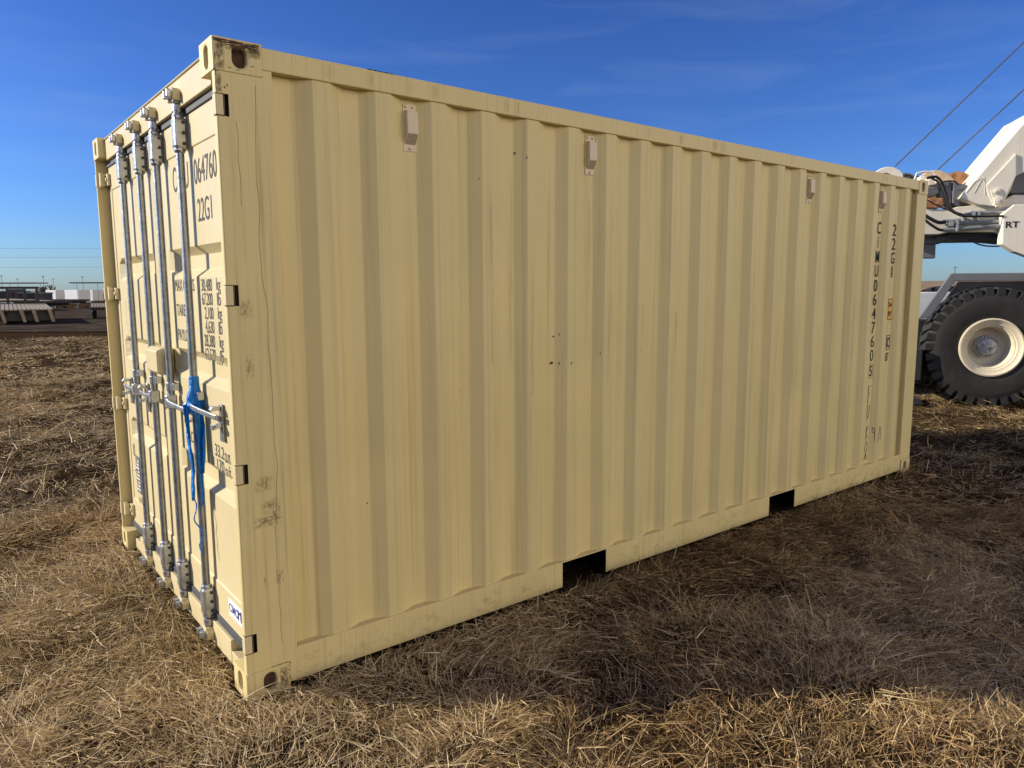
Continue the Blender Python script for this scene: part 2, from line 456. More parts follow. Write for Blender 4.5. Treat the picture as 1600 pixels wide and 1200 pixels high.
# ------------------------------------------------------------------ straw
def blades(n_cand, rmin, rmax, width, length, segs, amin=-46, amax=46, upright=.12, sparse=1.0, bright=0.0, xy=None):
    """lying and standing straws: returns verts (N,K,3) and colours"""
    a = YAW + np.radians(rng.uniform(amin, amax, n_cand))
    r = np.sqrt(rng.uniform(rmin ** 2, rmax ** 2, n_cand))
    x = CAM.x + r * np.cos(a); y = CAM.y + r * np.sin(a)
    if xy is not None: x, y = xy; r = np.hypot(x - CAM.x, y - CAM.y)
    inside = (x > .03) & (x < CL - .03) & (y > .03) & (y < CW - .03) & ~((x < .11) & (y > .19) & (y < CW - .19))
    keep = ~inside
    # matted clumps: thin the gaps between them
    cl = n2(x * 1.7 + 30, y * 1.7) * .6 + n3(x * 4.5, y * 4.5 + 9) * .4
    keep &= rng.random(n_cand) < np.clip((1.0 - sparse) + 2.1 * (cl - .22) * sparse, .06, 1)
    x, y, r, cl = x[keep], y[keep], r[keep], cl[keep]
    n = len(x)
    th = (n4(x * .55, y * .55) * 2 + n1(x * 1.9 + 5, y * 1.9) * 1.2) * 2 * math.pi + rng.normal(0, 1.15, n)
    tuft = n3(x * 3.1 + 50, y * 3.1 + 20)
    near_c = (x > -.3) & (x < CL + .3) & (y > -.25) & (y < CW + .25)
    up = rng.random(n) < upright * np.where(tuft > .62, 3.2, .7)
    up |= near_c & (rng.random(n) < .2)
    pit = np.where(up, np.radians(rng.uniform(30, 80, n)), np.radians(np.abs(rng.normal(0, 13, n)) + 2))
    ln = length * rng.choice([.45, .85, 1.5], n, p=[.4, .4, .2]) * rng.uniform(.7, 1.3, n) * np.where(up, .75, 1.0)
    wd = width * rng.uniform(.5, 1.35, n)
    curl = rng.normal(0, .45, n) * rng.choice([.4, 1, 2.6], n, p=[.55, .33, .12]); droop = rng.uniform(.0, .6, n) * np.where(up, 1.1, .9)
    gz = ground_z(x, y)
    lift = np.where(up, -.01, np.abs(rng.normal(0, .030, n)) + .003)
    K = segs + 1
    P = np.zeros((n, K, 3)); W = np.zeros((n, K, 3))
    px, py, pz = x.copy(), y.copy(), gz + lift
    tcur, pcur = th.copy(), pit.copy()
    st = ln / segs
    roll = rng.uniform(-.9, .9, n)
    for k in range(K):
        P[:, k] = np.stack([px, py, pz], 1)
        tap = wd * (1 - .75 * (k / segs) ** 2)
        sx, sy = -np.sin(tcur), np.cos(tcur)
        W[:, k] = np.stack([sx * np.cos(roll) * tap / 2, sy * np.cos(roll) * tap / 2, np.sin(roll) * tap / 2], 1)
        px = px + np.cos(pcur) * np.cos(tcur) * st; py = py + np.cos(pcur) * np.sin(tcur) * st; pz = pz + np.sin(pcur) * st
        tcur = tcur + curl / segs; pcur = pcur - droop / segs * np.where(up, 1.2, .55)
    g = ground_z(P[:, :, 0], P[:, :, 1])
    P[:, :, 2] = np.maximum(P[:, :, 2], g + .004)
    # nothing pokes through the container walls
    ins = (P[:, :, 0] > -.02) & (P[:, :, 0] < CL + .02) & (P[:, :, 1] > -.02) & (P[:, :, 1] < CW + .02)
    ins &= ~((P[:, :, 0] < .10) & (P[:, :, 1] > .18) & (P[:, :, 1] < CW - .18) & (P[:, :, 2] < .03))
    ok = ~ins.any(1)
    P, W, cl, x, y, tuft = P[ok], W[ok], cl[ok], x[ok], y[ok], tuft[ok]; n = len(x)
    # straw colour: from dark old thatch to pale stems, patchy
    pal = np.array([[.05, .030, .015], [.20, .125, .055], [.46, .32, .15], [.72, .54, .28], [.88, .74, .47]])
    pale = n5(x * .8 + 3, y * .8) * .55 + n2(x * .22, y * .22 + 40) * .45
    t = np.clip(rng.normal(.37 + bright, .29, n) + (pale - .5) * .8, 0, .999) * 4
    i0 = t.astype(int); f = (t - i0)[:, None]
    c = pal[i0] * (1 - f) + pal[i0 + 1] * f
    red = (np.clip((n1(x * .7 + 90, y * .7) - .45) * 3, 0, 1) * rng.random(n))[:, None]
    c = c * (1 - red * (1 - np.array([1.0, .88, .74])))
    green = (rng.random(n) < .05) & (n4(x * 1.3, y * 1.3 + 60) > .62)
    c[green] = np.array([.06, .065, .02])
    return P, W, c

def build_straw():
    V = []; F = []; C = []; off = 0; parts = []
    for args in ((480000, 1.7, 6.5, .0030, .088, 2, -48, 48, .17, .55, .08), (340000, 6.3, 16, .0055, .11, 2, -46, 46, .09, .8, .09), (200000, 15.5, 30.3, .012, .14, 2, -46, 46, .06, 1.0, .09), (5000, 1.9, 7.5, .0044, .17, 3, -48, 48, .22, 0.0, .38), (7000, 7, 18, .008, .22, 2, -46, 46, .2, 0.0, .3)):
        P, W, c = blades(*args)
        parts.append((P, W, c))
    N = 2600        # stalks left standing against the container's foot
    ex = rng.uniform(-.05, 6.1, N); ey = -.025 - np.abs(rng.normal(0, .05, N))
    keep_ = n2(ex * 1.8 + 11, ey * 0) > .38
    parts.append(blades(int(keep_.sum()), 1, 2, .0034, .13, 3, upright=5, sparse=0., xy=(ex[keep_], ey[keep_])))
    ey2 = rng.uniform(.0, 2.44, 900); ex2 = -.025 - np.abs(rng.normal(0, .05, 900))
    parts.append(blades(900, 1, 2, .0034, .12, 3, upright=5, sparse=0., xy=(ex2, ey2)))
    for P, W, c in parts:
        n, K, _ = P.shape
        v = np.stack([P - W, P + W], 2).reshape(-1, 3)          # n,K,2
        base = (np.arange(n) * K * 2)[:, None] + off
        f = np.stack([np.stack([base[:, 0] + 2 * k, base[:, 0] + 2 * k + 1, base[:, 0] + 2 * k + 3, base[:, 0] + 2 * k + 2], 1) for k in range(K - 1)], 1).reshape(-1, 4)
        V.append(v); F.append(f); C.append(np.repeat(c, K * 2, 0)); off += len(v)
    V = np.vstack(V); F = np.vstack(F); C = np.vstack(C)
    me = bpy.data.meshes.new('dry_grass')
    me.vertices.add(len(V)); me.vertices.foreach_set('co', V.ravel().astype(np.float32))
    me.loops.add(F.size); me.loops.foreach_set('vertex_index', F.ravel().astype(np.int32))
    me.polygons.add(len(F)); me.polygons.foreach_set('loop_start', np.arange(0, F.size, 4, dtype=np.int32))
    me.polygons.foreach_set('loop_total', np.full(len(F), 4, dtype=np.int32))
    me.update(calc_edges=True)
    at = me.attributes.new('straw', 'FLOAT_COLOR', 'POINT')
    at.data.foreach_set('color', np.hstack([C, np.ones((len(C), 1))]).ravel().astype(np.float32))
    m = bpy.data.materials.new('straw'); m.use_nodes = True
    n = m.node_tree; b = n.nodes['Principled BSDF']; b.inputs['Roughness'].default_value = .6; b.inputs['Specular IOR Level'].default_value = .3
    a = n.nodes.new('ShaderNodeAttribute'); a.attribute_name = 'straw'
    n.links.new(a.outputs['Color'], b.inputs['Base Color'])
    tl = n.nodes.new('ShaderNodeBsdfTranslucent'); n.links.new(a.outputs['Color'], tl.inputs['Color'])
    ms = n.nodes.new('ShaderNodeMixShader'); ms.inputs[0].default_value = .28
    n.links.new(b.outputs[0], ms.inputs[1]); n.links.new(tl.outputs[0], ms.inputs[2])
    n.links.new(ms.outputs[0], n.nodes['Material Output'].inputs['Surface'])
    me.materials.append(m)
    o = bpy.data.objects.new('dry_grass', me); COL.objects.link(o)
    tag(o, 'dry straw coloured mown grass covering the field around the container', 'grass', kind='stuff')
build_straw()

# ================================================================== the container
cont = tag(empty('shipping_container'), 'tan steel shipping container standing on dry grass with its doors closed', 'shipping container')

def stadium(w_, h_, n=24):
    r = min(w_, h_) / 2; pts = []
    for k in range(n):
        a = 2 * math.pi * (k + .5) / n
        cx, cy = (max(0, w_ / 2 - r)) * (1 if math.cos(a) > 0 else -1), (max(0, h_ / 2 - r)) * (1 if math.sin(a) > 0 else -1)
        pts.append((cx + r * math.cos(a), cy + r * math.sin(a)))
    return pts
def plate_hole(mb, O, U, V, Nn, w_, h_, cu, cv, hw, hh, depth=.028):
    """a w x h plate at O along U, V with an oval hole, a short tunnel into -Nn and a dark back"""
    O, U, V, Nn = map(Vector, (O, U, V, Nn))
    hole = stadium(hw, hh, 32); n = len(hole)
    out = []
    for (a, b) in hole:
        t = min((cu if a < 0 else w_ - cu) / max(abs(a), 1e-6), (cv if b < 0 else h_ - cv) / max(abs(b), 1e-6))
        out.append((cu + a * t, cv + b * t))
    corners = [(0, 0), (w_, 0), (w_, h_), (0, h_)]
    for c in corners:   # snap nearest ray to the corner
        k = min(range(n), key=lambda i: (out[i][0] - c[0]) ** 2 + (out[i][1] - c[1]) ** 2)
        out[k] = c
    o3 = [O + U * p[0] + V * p[1] for p in out]
    h3 = [O + U * (cu + p[0]) + V * (cv + p[1]) for p in hole]
    d3 = [p - Nn * depth for p in h3]
    fs = [(i, (i + 1) % n, n + (i + 1) % n, n + i) for i in range(n)] + [(n + i, n + (i + 1) % n, 2 * n + (i + 1) % n, 2 * n + i) for i in range(n)]
    mb.add(o3 + h3 + d3, fs, 0)
    mb.add([p - Nn * .001 for p in d3], [tuple(range(n))], 1)

def casting(sx, sy, top):
    x0, x1 = (-.004, .178) if sx == 0 else (CL - .178, CL + .004)
    y0, y1 = (-.004, .162) if sy == 0 else (CW - .162, CW + .004)
    z0, z1 = (CH - .118, CH) if top else (0, .118)
    mb = MB()
    # outer side face (along X), end face (along Y); remaining faces plain
    ys, ny_ = (y0, -1) if sy == 0 else (y1, 1)
    xs, nx_ = (x0, -1) if sx == 0 else (x1, 1)
    hc = (x0 + .098 - x0) if sx == 0 else (x1 - x0 - .098)
    vz = .058
    plate_hole(mb, (x0, ys, z0), (1, 0, 0), (0, 0, 1), (0, ny_, 0), x1 - x0, z1 - z0, hc, vz, .054, .078)
    vc = (y1 - y0) / 2
    plate_hole(mb, (xs, y0, z0), (0, 1, 0), (0, 0, 1), (nx_, 0, 0), y1 - y0, z1 - z0, vc, vz, .05, .082)
    zt = z1 if top else z0; zb = z0 if top else z1
    plate_hole(mb, (x0, y0, zt), (1, 0, 0), (0, 1, 0), (0, 0, 1 if top else -1), x1 - x0, y1 - y0, (x1 - x0) / 2, vc, .12, .065)
    mb.quad((x0, y0, zb), (x1, y0, zb), (x1, y1, zb), (x0, y1, zb))
    xi = x1 if sx == 0 else x0; yi = y1 if sy == 0 else y0
    mb.quad((xi, y0, z0), (xi, y1, z0), (xi, y1, z1), (xi, y0, z1))
    mb.quad((x0, yi, z0), (x1, yi, z0), (x1, yi, z1), (x0, yi, z1))
    o = mb.build('corner_casting', [m_post, m_rust], cont)
    bm = bmesh.new(); bm.from_mesh(o.data); bmesh.ops.remove_doubles(bm, verts=bm.verts, dist=.0004); bmesh.ops.recalc_face_normals(bm, faces=bm.faces); bm.to_mesh(o.data); bm.free()
    md = o.modifiers.new('bevel', 'BEVEL'); md.width = .009; md.segments = 3; md.limit_method = 'ANGLE'; md.angle_limit = R(60)
    return o
for sx in (0, 1):
    for sy in (0, 1):
        for tp in (0, 1):
            casting(sx, sy, tp)

# door end corner posts: side plate with hinge cut-outs, front lip and inner return
HZ = (2.352, 1.652, .95, .243)
def door_post(sy):
    f = (lambda y: y) if sy == 0 else (lambda y: CW - y)
    mb = MB()
    xsn = [.007, .031, .047, .214]
    zs = [.118]
    for h in sorted(HZ): zs += [h - .040, h + .040]
    zs.append(CH - .118)
    for i in range(3):
        for j in range(len(zs) - 1):
            if i == 1 and j % 2 == 1: continue
            mb.quad((xsn[i], f(0), zs[j]), (xsn[i + 1], f(0), zs[j]), (xsn[i + 1], f(0), zs[j + 1]), (xsn[i], f(0), zs[j + 1]))
    za, zb = .118, CH - .118
    mb.quad((0, f(.007), za), (0, f(.028), za), (0, f(.028), zb), (0, f(.007), zb))
    for (xa, ya_, xb, yb_) in ((0, .007, .0022, .0022), (.0022, .0022, .007, 0)):
        mb.quad((xa, f(ya_), za), (xb, f(yb_), za), (xb, f(yb_), zb), (xa, f(ya_), zb))
    mb.quad((.1785, f(0), zb), (.214, f(0), zb), (.214, f(0), 2.4995), (.1785, f(0), 2.4995))
    mb.quad((.1785, f(0), .118), (.214, f(0), .118), (.214, f(0), .173), (.1785, f(0), .173)) if False else None
    mb.quad((0, f(.028), za), (.085, f(.028), za), (.085, f(.028), zb), (0, f(.028), zb))
    mb.quad((.085, f(.028), za), (.085, f(.10), za), (.085, f(.10), zb), (.085, f(.028), zb))
    mb.quad((.214, f(0), za), (.214, f(.10), za), (.214, f(.10), zb), (.214, f(0), zb))
    o = mb.build('corner_post', m_post, cont, fix=False)
    # near-black backing that paints in the shade inside the hinge cut-outs
    mb = MB()
    for h in HZ: mb.box(.022, .055, min(f(.0255), f(.0265)), max(f(.0255), f(.0265)), h - .05, h + .05)
    mb.build('slot_shade', m_dark, cont)
door_post(0); door_post(1)
for sy in (0, 1):
    mb = MB(); y0, y1 = (0, .09) if sy == 0 else (CW - .09, CW)
    mb.box(CL - .20, CL, y0, y1, .118, CH - .118)
    mb.build('corner_post', m_post, cont, bevel=.006)

# corrugated side walls
def side_panel(sy):
    f = (lambda y: y) if sy == 0 else (lambda y: CW - y)
    pts = [(.2145, .041)]
    k = -1
    x = .252
    pts.append((.318, .041))
    for k in range(20):
        b = .381 + .278 * k
        pts += [(b, .006), (b + .072, .006), (b + .147, .041), (b + .215, .041)]
    pts = [p for p in pts if p[0] < CL - .205] + [(CL - .2005, .041)]
    # subdivide in height and add the slight panting of thin sheet
    zs = np.linspace(.165, 2.512, 14)
    vs = []; n = len(pts)
    for j, z in enumerate(zs):
        for i, (px_, py_) in enumerate(pts):
            wv = (n1(np.array(px_ * 1.3), np.array(z * 1.1)).item() - .5) * .012 if 0 < j < 13 else 0
            vs.append((px_, f(py_ + wv * .6), z))
    fs = [(j * n + i, j * n + i + 1, (j + 1) * n + i + 1, (j + 1) * n + i) for j in range(13) for i in range(n - 1)]
    mb = MB(); mb.add(vs, fs)
    o = mb.build('side_panel', m_paint, cont, fix=False)
    md = o.modifiers.new('b', 'BEVEL'); md.width = .0035; md.segments = 2; md.limit_method = 'ANGLE'; md.angle_limit = R(15)
    mb = MB(); y0, y1 = sorted((f(-.001), f(.058)))
    mb.box(.1785, CL - .1785, y0, y1, 2.500, 2.582)
    mb.build('top_rail', m_post, cont, bevel=.004)
    mb = MB(); y0, y1 = sorted((f(.003), f(.009)))
    segs = [(.182, 1.742), (2.085, 3.775), (4.115, CL - .182)]
    for a, b in segs: mb.box(a, b, y0, y1, .024, .166)
    ya, yb = sorted((f(-.002), f(.052)))
    mb.box(.2145, CL - .2005, ya, yb, .1665, .173)
    mb.build('bottom_rail', m_post, cont, bevel=.003)
side_panel(0); side_panel(1)
for a, b in ((1.742, 2.085), (3.775, 4.115)):
    mb = MB(); mb.box(a - .02, b + .02, .052, CW - .052, .158, .164)
    mb.build('forklift_pocket', m_dark, cont)
for x in (.4, .7, 1.0, 1.3, 1.6, 2.35, 2.65, 2.95, 3.25, 3.5, 4.4, 4.7, 5.0, 5.3, 5.6):
    mb = MB(); mb.box(x - .02, x + .02, .06, CW - .06, .09, .157); mb.build('cross_member', m_dark, cont)
mb = MB(); mb.box(.10, CL - .06, .055, CW - .055, .1665, .172)
mb.build('floor_panel', m_dark, cont)
# roof sheet, gently ribbed
mb = MB(); nrib = 56; vs = []
for i in range(nrib + 1):
    x = .06 + (CL - .12) * i / nrib
    z = 2.568 + (.012 if i % 4 in (1, 2) else 0)
    vs += [(x, .055, z), (x, CW - .055, z)]
mb.add(vs, [(2 * i, 2 * i + 2, 2 * i + 3, 2 * i + 1) for i in range(nrib)])
mb.build('roof_panel', m_paint, cont)
# front (far) end
mb = MB(); vs = []; n = 0
for i in range(9):
    b = .095 + .25 * i
    for dx, px_ in ((0, CL - .012), (.06, CL - .012), (.11, CL - .05), (.17, CL - .05), (.22, CL - .012)):
        if b + dx < CW - .09: vs += [(px_, b + dx, .13), (px_, b + dx, 2.5)]; n += 1
mb.add(vs, [(2 * i, 2 * i + 2, 2 * i + 3, 2 * i + 1) for i in range(n - 1)])
mb.build('front_panel', m_paint, cont)
mb = MB(); mb.box(CL - .06, CL, .163, CW - .163, 2.485, 2.578); mb.box(CL - .06, CL, .163, CW - .163, .028, .13)
mb.build('end_rail', m_paint, cont, bevel=.004)

# header and sill of the door end
mb = MB()
mb.box(.035, .11, .1625, CW - .1625, 2.458, 2.576)
mb.box(.028, .12, .1625, CW - .1625, 2.5765, 2.584)
mb.build('door_header', m_door, cont, bevel=.004)
mb = MB()
mb.box(.04, .12, .33, CW - .33, .012, .124)
mb.box(.041, .12, .1665, .3295, .012, .075); mb.box(.041, .12, CW - .3295, CW - .1665, .012, .075)
mb.build('door_sill', m_door, cont, bevel=.004)

# door leaves
DX = .061
RIBS = ((1.868, 1.833, 1.767, 1.733), (1.392, 1.357, 1.283, 1.250), (.882, .845, .780, .748))
def door_leaf(side):
    f = (lambda y: y) if side == 0 else (lambda y: CW - y)
    y0, y1 = .068, 1.212
    ya = [y0, y0 + .055, y0 + .059, .175, .25, .955, 1.07, y1 - .059, y1 - .055, y1]
    zs = [.13, .324, .328]
    for (a, b, c, d) in RIBS[::-1]: zs += [d, c, b, a]
    zs += [2.286, 2.290, 2.455]
    vs = []; ny_ = len(ya)
    for j, z in enumerate(zs):
        for i, y in enumerate(ya):
            x = DX
            if 2 <= i <= ny_ - 3 and 2 <= j <= len(zs) - 3: x = DX + .005
            if 3 <= i <= 6 and 3 <= j < len(zs) - 3:
                q = (j - 3) % 4
                if q in (1, 2) and i in (4, 5): x = DX + .042
            vs.append((x, f(y), z))
    fs = [(j * ny_ + i, j * ny_ + i + 1, (j + 1) * ny_ + i + 1, (j + 1) * ny_ + i) for j in range(len(zs) - 1) for i in range(ny_ - 1)]
    mb = MB(); mb.add(vs, fs)
    # edges and back
    nz_ = len(zs)
    bx = .115
    A = [(DX, f(y0), zs[0]), (DX, f(y1), zs[0]), (DX, f(y1), zs[-1]), (DX, f(y0), zs[-1])]
    B = [(bx, p[1], p[2]) for p in A]
    mb.add(A + B, [(0, 1, 5, 4), (1, 2, 6, 5), (2, 3, 7, 6), (3, 0, 4, 7), (4, 5, 6, 7)])
    o = mb.build('door', m_door, cont, fix=False)
    bm = bmesh.new(); bm.from_mesh(o.data); bmesh.ops.remove_doubles(bm, verts=bm.verts, dist=.0003); bmesh.ops.recalc_face_normals(bm, faces=bm.faces); bm.to_mesh(o.data); bm.free()
    md = o.modifiers.new('b', 'BEVEL'); md.width = .008; md.segments = 3; md.limit_method = 'ANGLE'; md.angle_limit = R(22)
    # rubber gasket
    s = MB()
    ylo, yhi = sorted((f(y0 - .012), f(y1)))
    s.box(DX - .008, DX + .03, ylo, yhi, 2.427, 2.4565)
    s.box(DX - .008, DX + .03, ylo, yhi, .1255, .163)
    a, b = sorted((f(y0 - .012), f(y0 - .0005))); s.box(DX + .012, DX + .045, a, b, .1635, 2.4265)
    a, b = sorted((f(y1 + .0005), f(y1 + .0065))); s.box(DX + .004, DX + .045, a, b, .1635, 2.4265)
    s.build('door_gasket', m_seal, o, bevel=.004)
    # hinges
    for h in HZ:
        hb = MB()
        a, b = sorted((f(.004), f(.115)))
        hb.box(DX - .018, DX - .0005, *sorted((f(.031), f(.125))), h - .036, h + .036)
        hb.box(.012, DX - .02, *sorted((f(.031), f(.075))), h - .036, h + .036)
        hb.tube([(.024, f(.048), h - .045), (.024, f(.048), h + .045)], .014, 12)
        hb.tube([(DX - .0185, f(.105), h), (DX - .026, f(.105), h)], .012, 10)
        hb.box(-.003, .027, *sorted((f(-.003), f(.031))), h - .038, h + .038)
        hb.build('hinge', m_door, o, bevel=.004)
        gp = MB(); gp.box(-.0015, .0300, *sorted((f(-.0015), f(.02))), h - .0405, h + .0405); gp.build('hinge_gap', m_rust, o)
    return o
door_r = door_leaf(0); door_l = door_leaf(1)
door_r['label'] = 'right door leaf with black weight markings'
door_l['label'] = 'left door leaf with a small grey data plate'

# locking bars
RX = .030
def locking_bar(y, handle_to, hz):
    b = MB(); b.tube([(RX, y, .13), (RX, y, 2.47)], .0172, 20)
    bar = b.build('locking_bar', m_galv, cont, smooth=True)
    for zc in (2.350, .215):
        k = MB()
        k.box(RX - .026, DX - .001, y - .030, y + .030, zc - .066, zc + .066)
        k.tube([(RX, y, zc - .085), (RX, y, zc + .085)], .0245, 18)
        k.build('bearing_bracket', m_chrome, bar, bevel=.012)
        for zz in (-.045, 0, .045):
            for s_ in (-1, 1):
                q = MB(); q.tube([(RX + .012, y + s_ * .030, zc + zz), (RX + .012, y + s_ * .036, zc + zz)], .0075, 8)
                q.build('bracket_bolt', m_bolt, bar)
        sg = 1 if zc > 1 else -1
        c = MB()
        c.tube([(RX, y, zc + sg * .087), (RX, y, zc + sg * .125)], [.024, .019], 14)
        z1 = zc + sg * .155
        # two-pronged cam and its hook
        c.box(RX - .022, RX + .018, y - .020, y + .020, min(zc + sg * .125, z1), max(zc + sg * .125, z1))
        c.box(RX - .050, RX - .018, y - .034, y - .016, z1 - .014, z1 + .022)
        c.box(RX - .050, RX - .018, y + .016, y + .034, z1 - .014, z1 + .022)
        c.box(RX - .030, RX + .012, y - .034, y + .034, z1 - .016, z1 + .006)
        c.build('cam', m_chrome, bar, bevel=.005)
        kp = MB()   # keeper welded to header or sill
        x1 = .0345 if sg > 0 else .0395
        kp.prism([(y - .046, z1 - .024), (y - .030, z1 - .024), (y - .024, z1 + .004), (y + .024, z1 + .004), (y + .030, z1 - .024), (y + .046, z1 - .024), (y + .050, z1 + .012), (y + .026, z1 + .030), (y - .026, z1 + .030), (y - .050, z1 + .012)], 'x', x1 - .034, x1)
        kp.build('cam_keeper', m_door, bar, bevel=.004)
    # guide clips and flanges
    g = MB()
    for zc in (1.195,):
        g.tube([(RX, y, zc - .022), (RX, y, zc + .022)], .0215, 16)
        g.box(RX, DX - .001, y - .045, y + .028, zc - .018, zc + .018)
    g.build('guide_clip', m_chrome, bar, bevel=.003)
    # handle hub, lever and retainer
    h = MB(); sg = 1 if handle_to > y else -1
    h.box(RX - .030, RX + .022, y - .024, y + .024, hz - .034, hz + .034)
    h.build('handle_hub', m_chrome, bar, bevel=.007)
    lv = MB()
    e = handle_to
    pts = [(RX - .026, y, hz + .004), (RX - .028, y + sg * .06, hz), (RX - .020, y + sg * .15, hz - .006), (RX - .012, e - sg * .06, hz - .010), (RX - .004, e, hz - .012)]
    for p, q_ in zip(pts[:-1], pts[1:]):
        a, c2 = Vector(p), Vector(q_)
        lv.add([a + Vector((-.005, 0, -.0125)), a + Vector((.005, 0, -.0125)), a + Vector((.005, 0, .0125)), a + Vector((-.005, 0, .0125)),
                c2 + Vector((-.005, 0, -.0125)), c2 + Vector((.005, 0, -.0125)), c2 + Vector((.005, 0, .0125)), c2 + Vector((-.005, 0, .0125))],
               [(0, 1, 2, 3), (4, 7, 6, 5), (0, 4, 5, 1), (1, 5, 6, 2), (2, 6, 7, 3), (3, 7, 4, 0)])
    lv.build('handle', m_chrome, bar, bevel=.004)
    rt = MB(); ye = e - sg * .035
    rt.box(DX - .010, DX - .001, ye - .020, ye + .020, hz - .125, hz + .040)
    rt.prism([(DX - .011, hz - .06), (.012, hz - .070), (.012, hz - .045), (.019, hz - .05), (.019, hz - .058), (DX - .011, hz - .04)], 'y', ye - .02, ye + .02)
    rt.prism([(DX - .011, hz + .03), (.018, hz + .034), (.006, hz + .018), (.012, hz + .012), (DX - .011, hz + .015)], 'y', ye - .014, ye + .014)
    rt.build('handle_catch', m_chrome, bar, bevel=.004)
    return bar
RODS = (.624, 1.046, 1.396, 1.812)
locking_bar(RODS[0], .30, 1.150)
locking_bar(RODS[1], .71, 1.12)
locking_bar(RODS[2], 1.73, 1.105)
locking_bar(RODS[3], 2.17, 1.10)

# padlock box over the meeting of the doors
mb = MB()
mb.prism([(DX - .001, 1.385), (.005, 1.385), (-.022, 1.372), (-.022, 1.265), (.0, 1.250), (DX - .001, 1.250)], 'y', 1.075, 1.30)
lb = mb.build('lock_box', m_door, cont, bevel=.006)

# -- lettering on the right door
PX = DX + .005 - .0015
t = Letters()
t.put('C', .905, 2.128, .058, .115, PX, 'door')
t.put('IMU', .825, 2.128, .175, .112, PX, 'door')
t.put('064760', .560, 2.128, .318, .106, PX, 'door')
t.put('22G1', .535, 1.968, .20, .098, PX, 'door')
t.build('serial_number', m_black, door_r, fix=False)
t = Letters()
rows = [('30,480', 'kg'), ('67,200', 'lb'), ('2,100', 'kg'), ('4,630', 'lb'), ('28,380', 'kg'), ('62,570', 'lb')]
for i, (a, b) in enumerate(rows):
    zt = 1.722 - i * .0607
    wd = .152 if len(a) > 5 else .125
    t.put(a, .396 + wd, zt - (.062 if ',' in a else .053), wd, .062, PX, 'door')
    t.put(b, .333, zt - (.066 if b == 'kg' else .053), .052 if b == 'kg' else .046, .068 if b == 'kg' else .054, PX, 'door')
t.put('MAX GROSS', .985, 1.668, .325, .056, PX, 'door')
t.put('TARE', .980, 1.55, .155, .056, PX, 'door')
t.put('PAYLOAD', .983, 1.43, .26, .056, PX, 'door')
t.build('weight_marking', m_black, door_r, fix=False)
t = Letters()
t.put('CU.CAP.', .957, .935, .20, .056, PX, 'door')
t.put('33.2', .484, .937, .125, .056, PX, 'door'); t.put('cu.m.', .350, .932, .078, .042, PX, 'door')
t.put('1,170', .517, .868, .15, .060, PX, 'door'); t.put('cu.ft.', .350, .870, .082, .052, PX, 'door')
t.build('capacity_marking', m_black, door_r, fix=False)
# maker's sticker
mb = MB(); mb.box(DX - .0016, DX - .0004, .205, .395, .218, .300)
lg = mb.build('maker_sticker', m_white, door_r)
t = Letters(); t.put('CIMC', .388, .240, .115, .040, DX - .0022, 'door', thick=.018)
a = [(.262, .24, .262, .285), (.275, .248, .249, .276), (.249, .276, .275, .276), (.224, .24, .236, .285), (.236, .25, .214, .25), (.24, .272, .212, .272), (.226, .285, .226, .24)]
for (ya, za, yb, zb) in a: t.tube([(DX - .003, ya, za), (DX - .003, yb, zb)], .0022, 5)
t.build('sticker_logo', m_blue, lg, fix=False)
# left door: data plate and pen marks
mb = MB(); mb.box(DX - .002, DX + .0045, 2.075, 2.175, .40, .635)
dp = mb.build('data_plate', m_plate, door_l)
mb = MB()
for i in range(9): mb.box(DX - .0032, DX - .0021, 2.085, 2.165 - .02 * (i % 3), .42 + .023 * i, .428 + .023 * i)
mb.build('plate_lettering', m_white, dp)
def pen(name, strokes, mat_, parent, r_=.0022):
    mb = MB()
    for s_ in strokes: mb.tube(s_, r_, 5)
    return mb.build(name, mat_, parent)
m_pen = mat('faded_pen', (.32, .26, .16), .8, var=.2)
def dl(l): return [(DX + .004, y, z) for y, z in l]
pen('pen_marks', [dl([(2.24, .70), (2.24, .62)]), dl([(2.24, .66), (2.21, .66)]), dl([(2.21, .70), (2.21, .62)]),
                  dl([(2.03, .60), (1.99, .62), (1.97, .56), (2.0, .53), (2.03, .57)]), dl([(2.24, .52), (2.20, .54), (2.20, .47)]),
                  dl([(1.60, .56), (1.57, .58), (1.56, .50), (1.59, .48), (1.61, .53)]), dl([(1.53, .58), (1.53, .48), (1.50, .56), (1.49, .48)]),
                  dl([(2.18, .36), (2.15, .30), (2.12, .37)]), dl([(2.09, .37), (2.09, .30)])], m_pen, door_l, .0025)
m_chalk = mat('white_chalk', (.8, .78, .72), .9, var=.1)
ch = []
for i in range(26):
    z = 1.62 - .012 * i; ch.append(dl([(2.19 + random.uniform(-.02, .02), z), (2.15 + random.uniform(-.02, .02), z + .006)]))
pen('chalk_marks', ch, m_chalk, door_l, .0016)

# -- lettering on the long side (painted on the inner flats)
SP = .041 - .0024
t = Letters()
def column(chars, xl, z0, pitch, h, wd):
    for i, c in enumerate(chars):
        if c == ' ': continue
        ww = wd if c not in 'I1' else wd * (.14 if c == 'I' else .26)
        t.put(c, xl + (wd - ww) / 2, z0 - i * pitch - h, ww, h, SP, 'side', thick=.004)
IF17 = .53 + .278 * 17      # inner flats used for the lettering
IF18 = .53 + .278 * 18
column('CIMU', IF17 + .002, 2.205, .1165, .098, .058)
column('064760', IF17 + .002, 1.735, .1165, .098, .056)
t.put('5', IF17 + .008, .925, .042, .092, SP, 'side', thick=.012)
for (x0, x1, z0, z1) in ((-.004, .064, .910, .914), (-.004, .064, 1.028, 1.032), (-.004, 0, .914, 1.028), (.060, .064, .914, 1.028)):
    t.quad((IF17 + x0, SP, z0), (IF17 + x1, SP, z0), (IF17 + x1, SP, z1), (IF17 + x0, SP, z1))
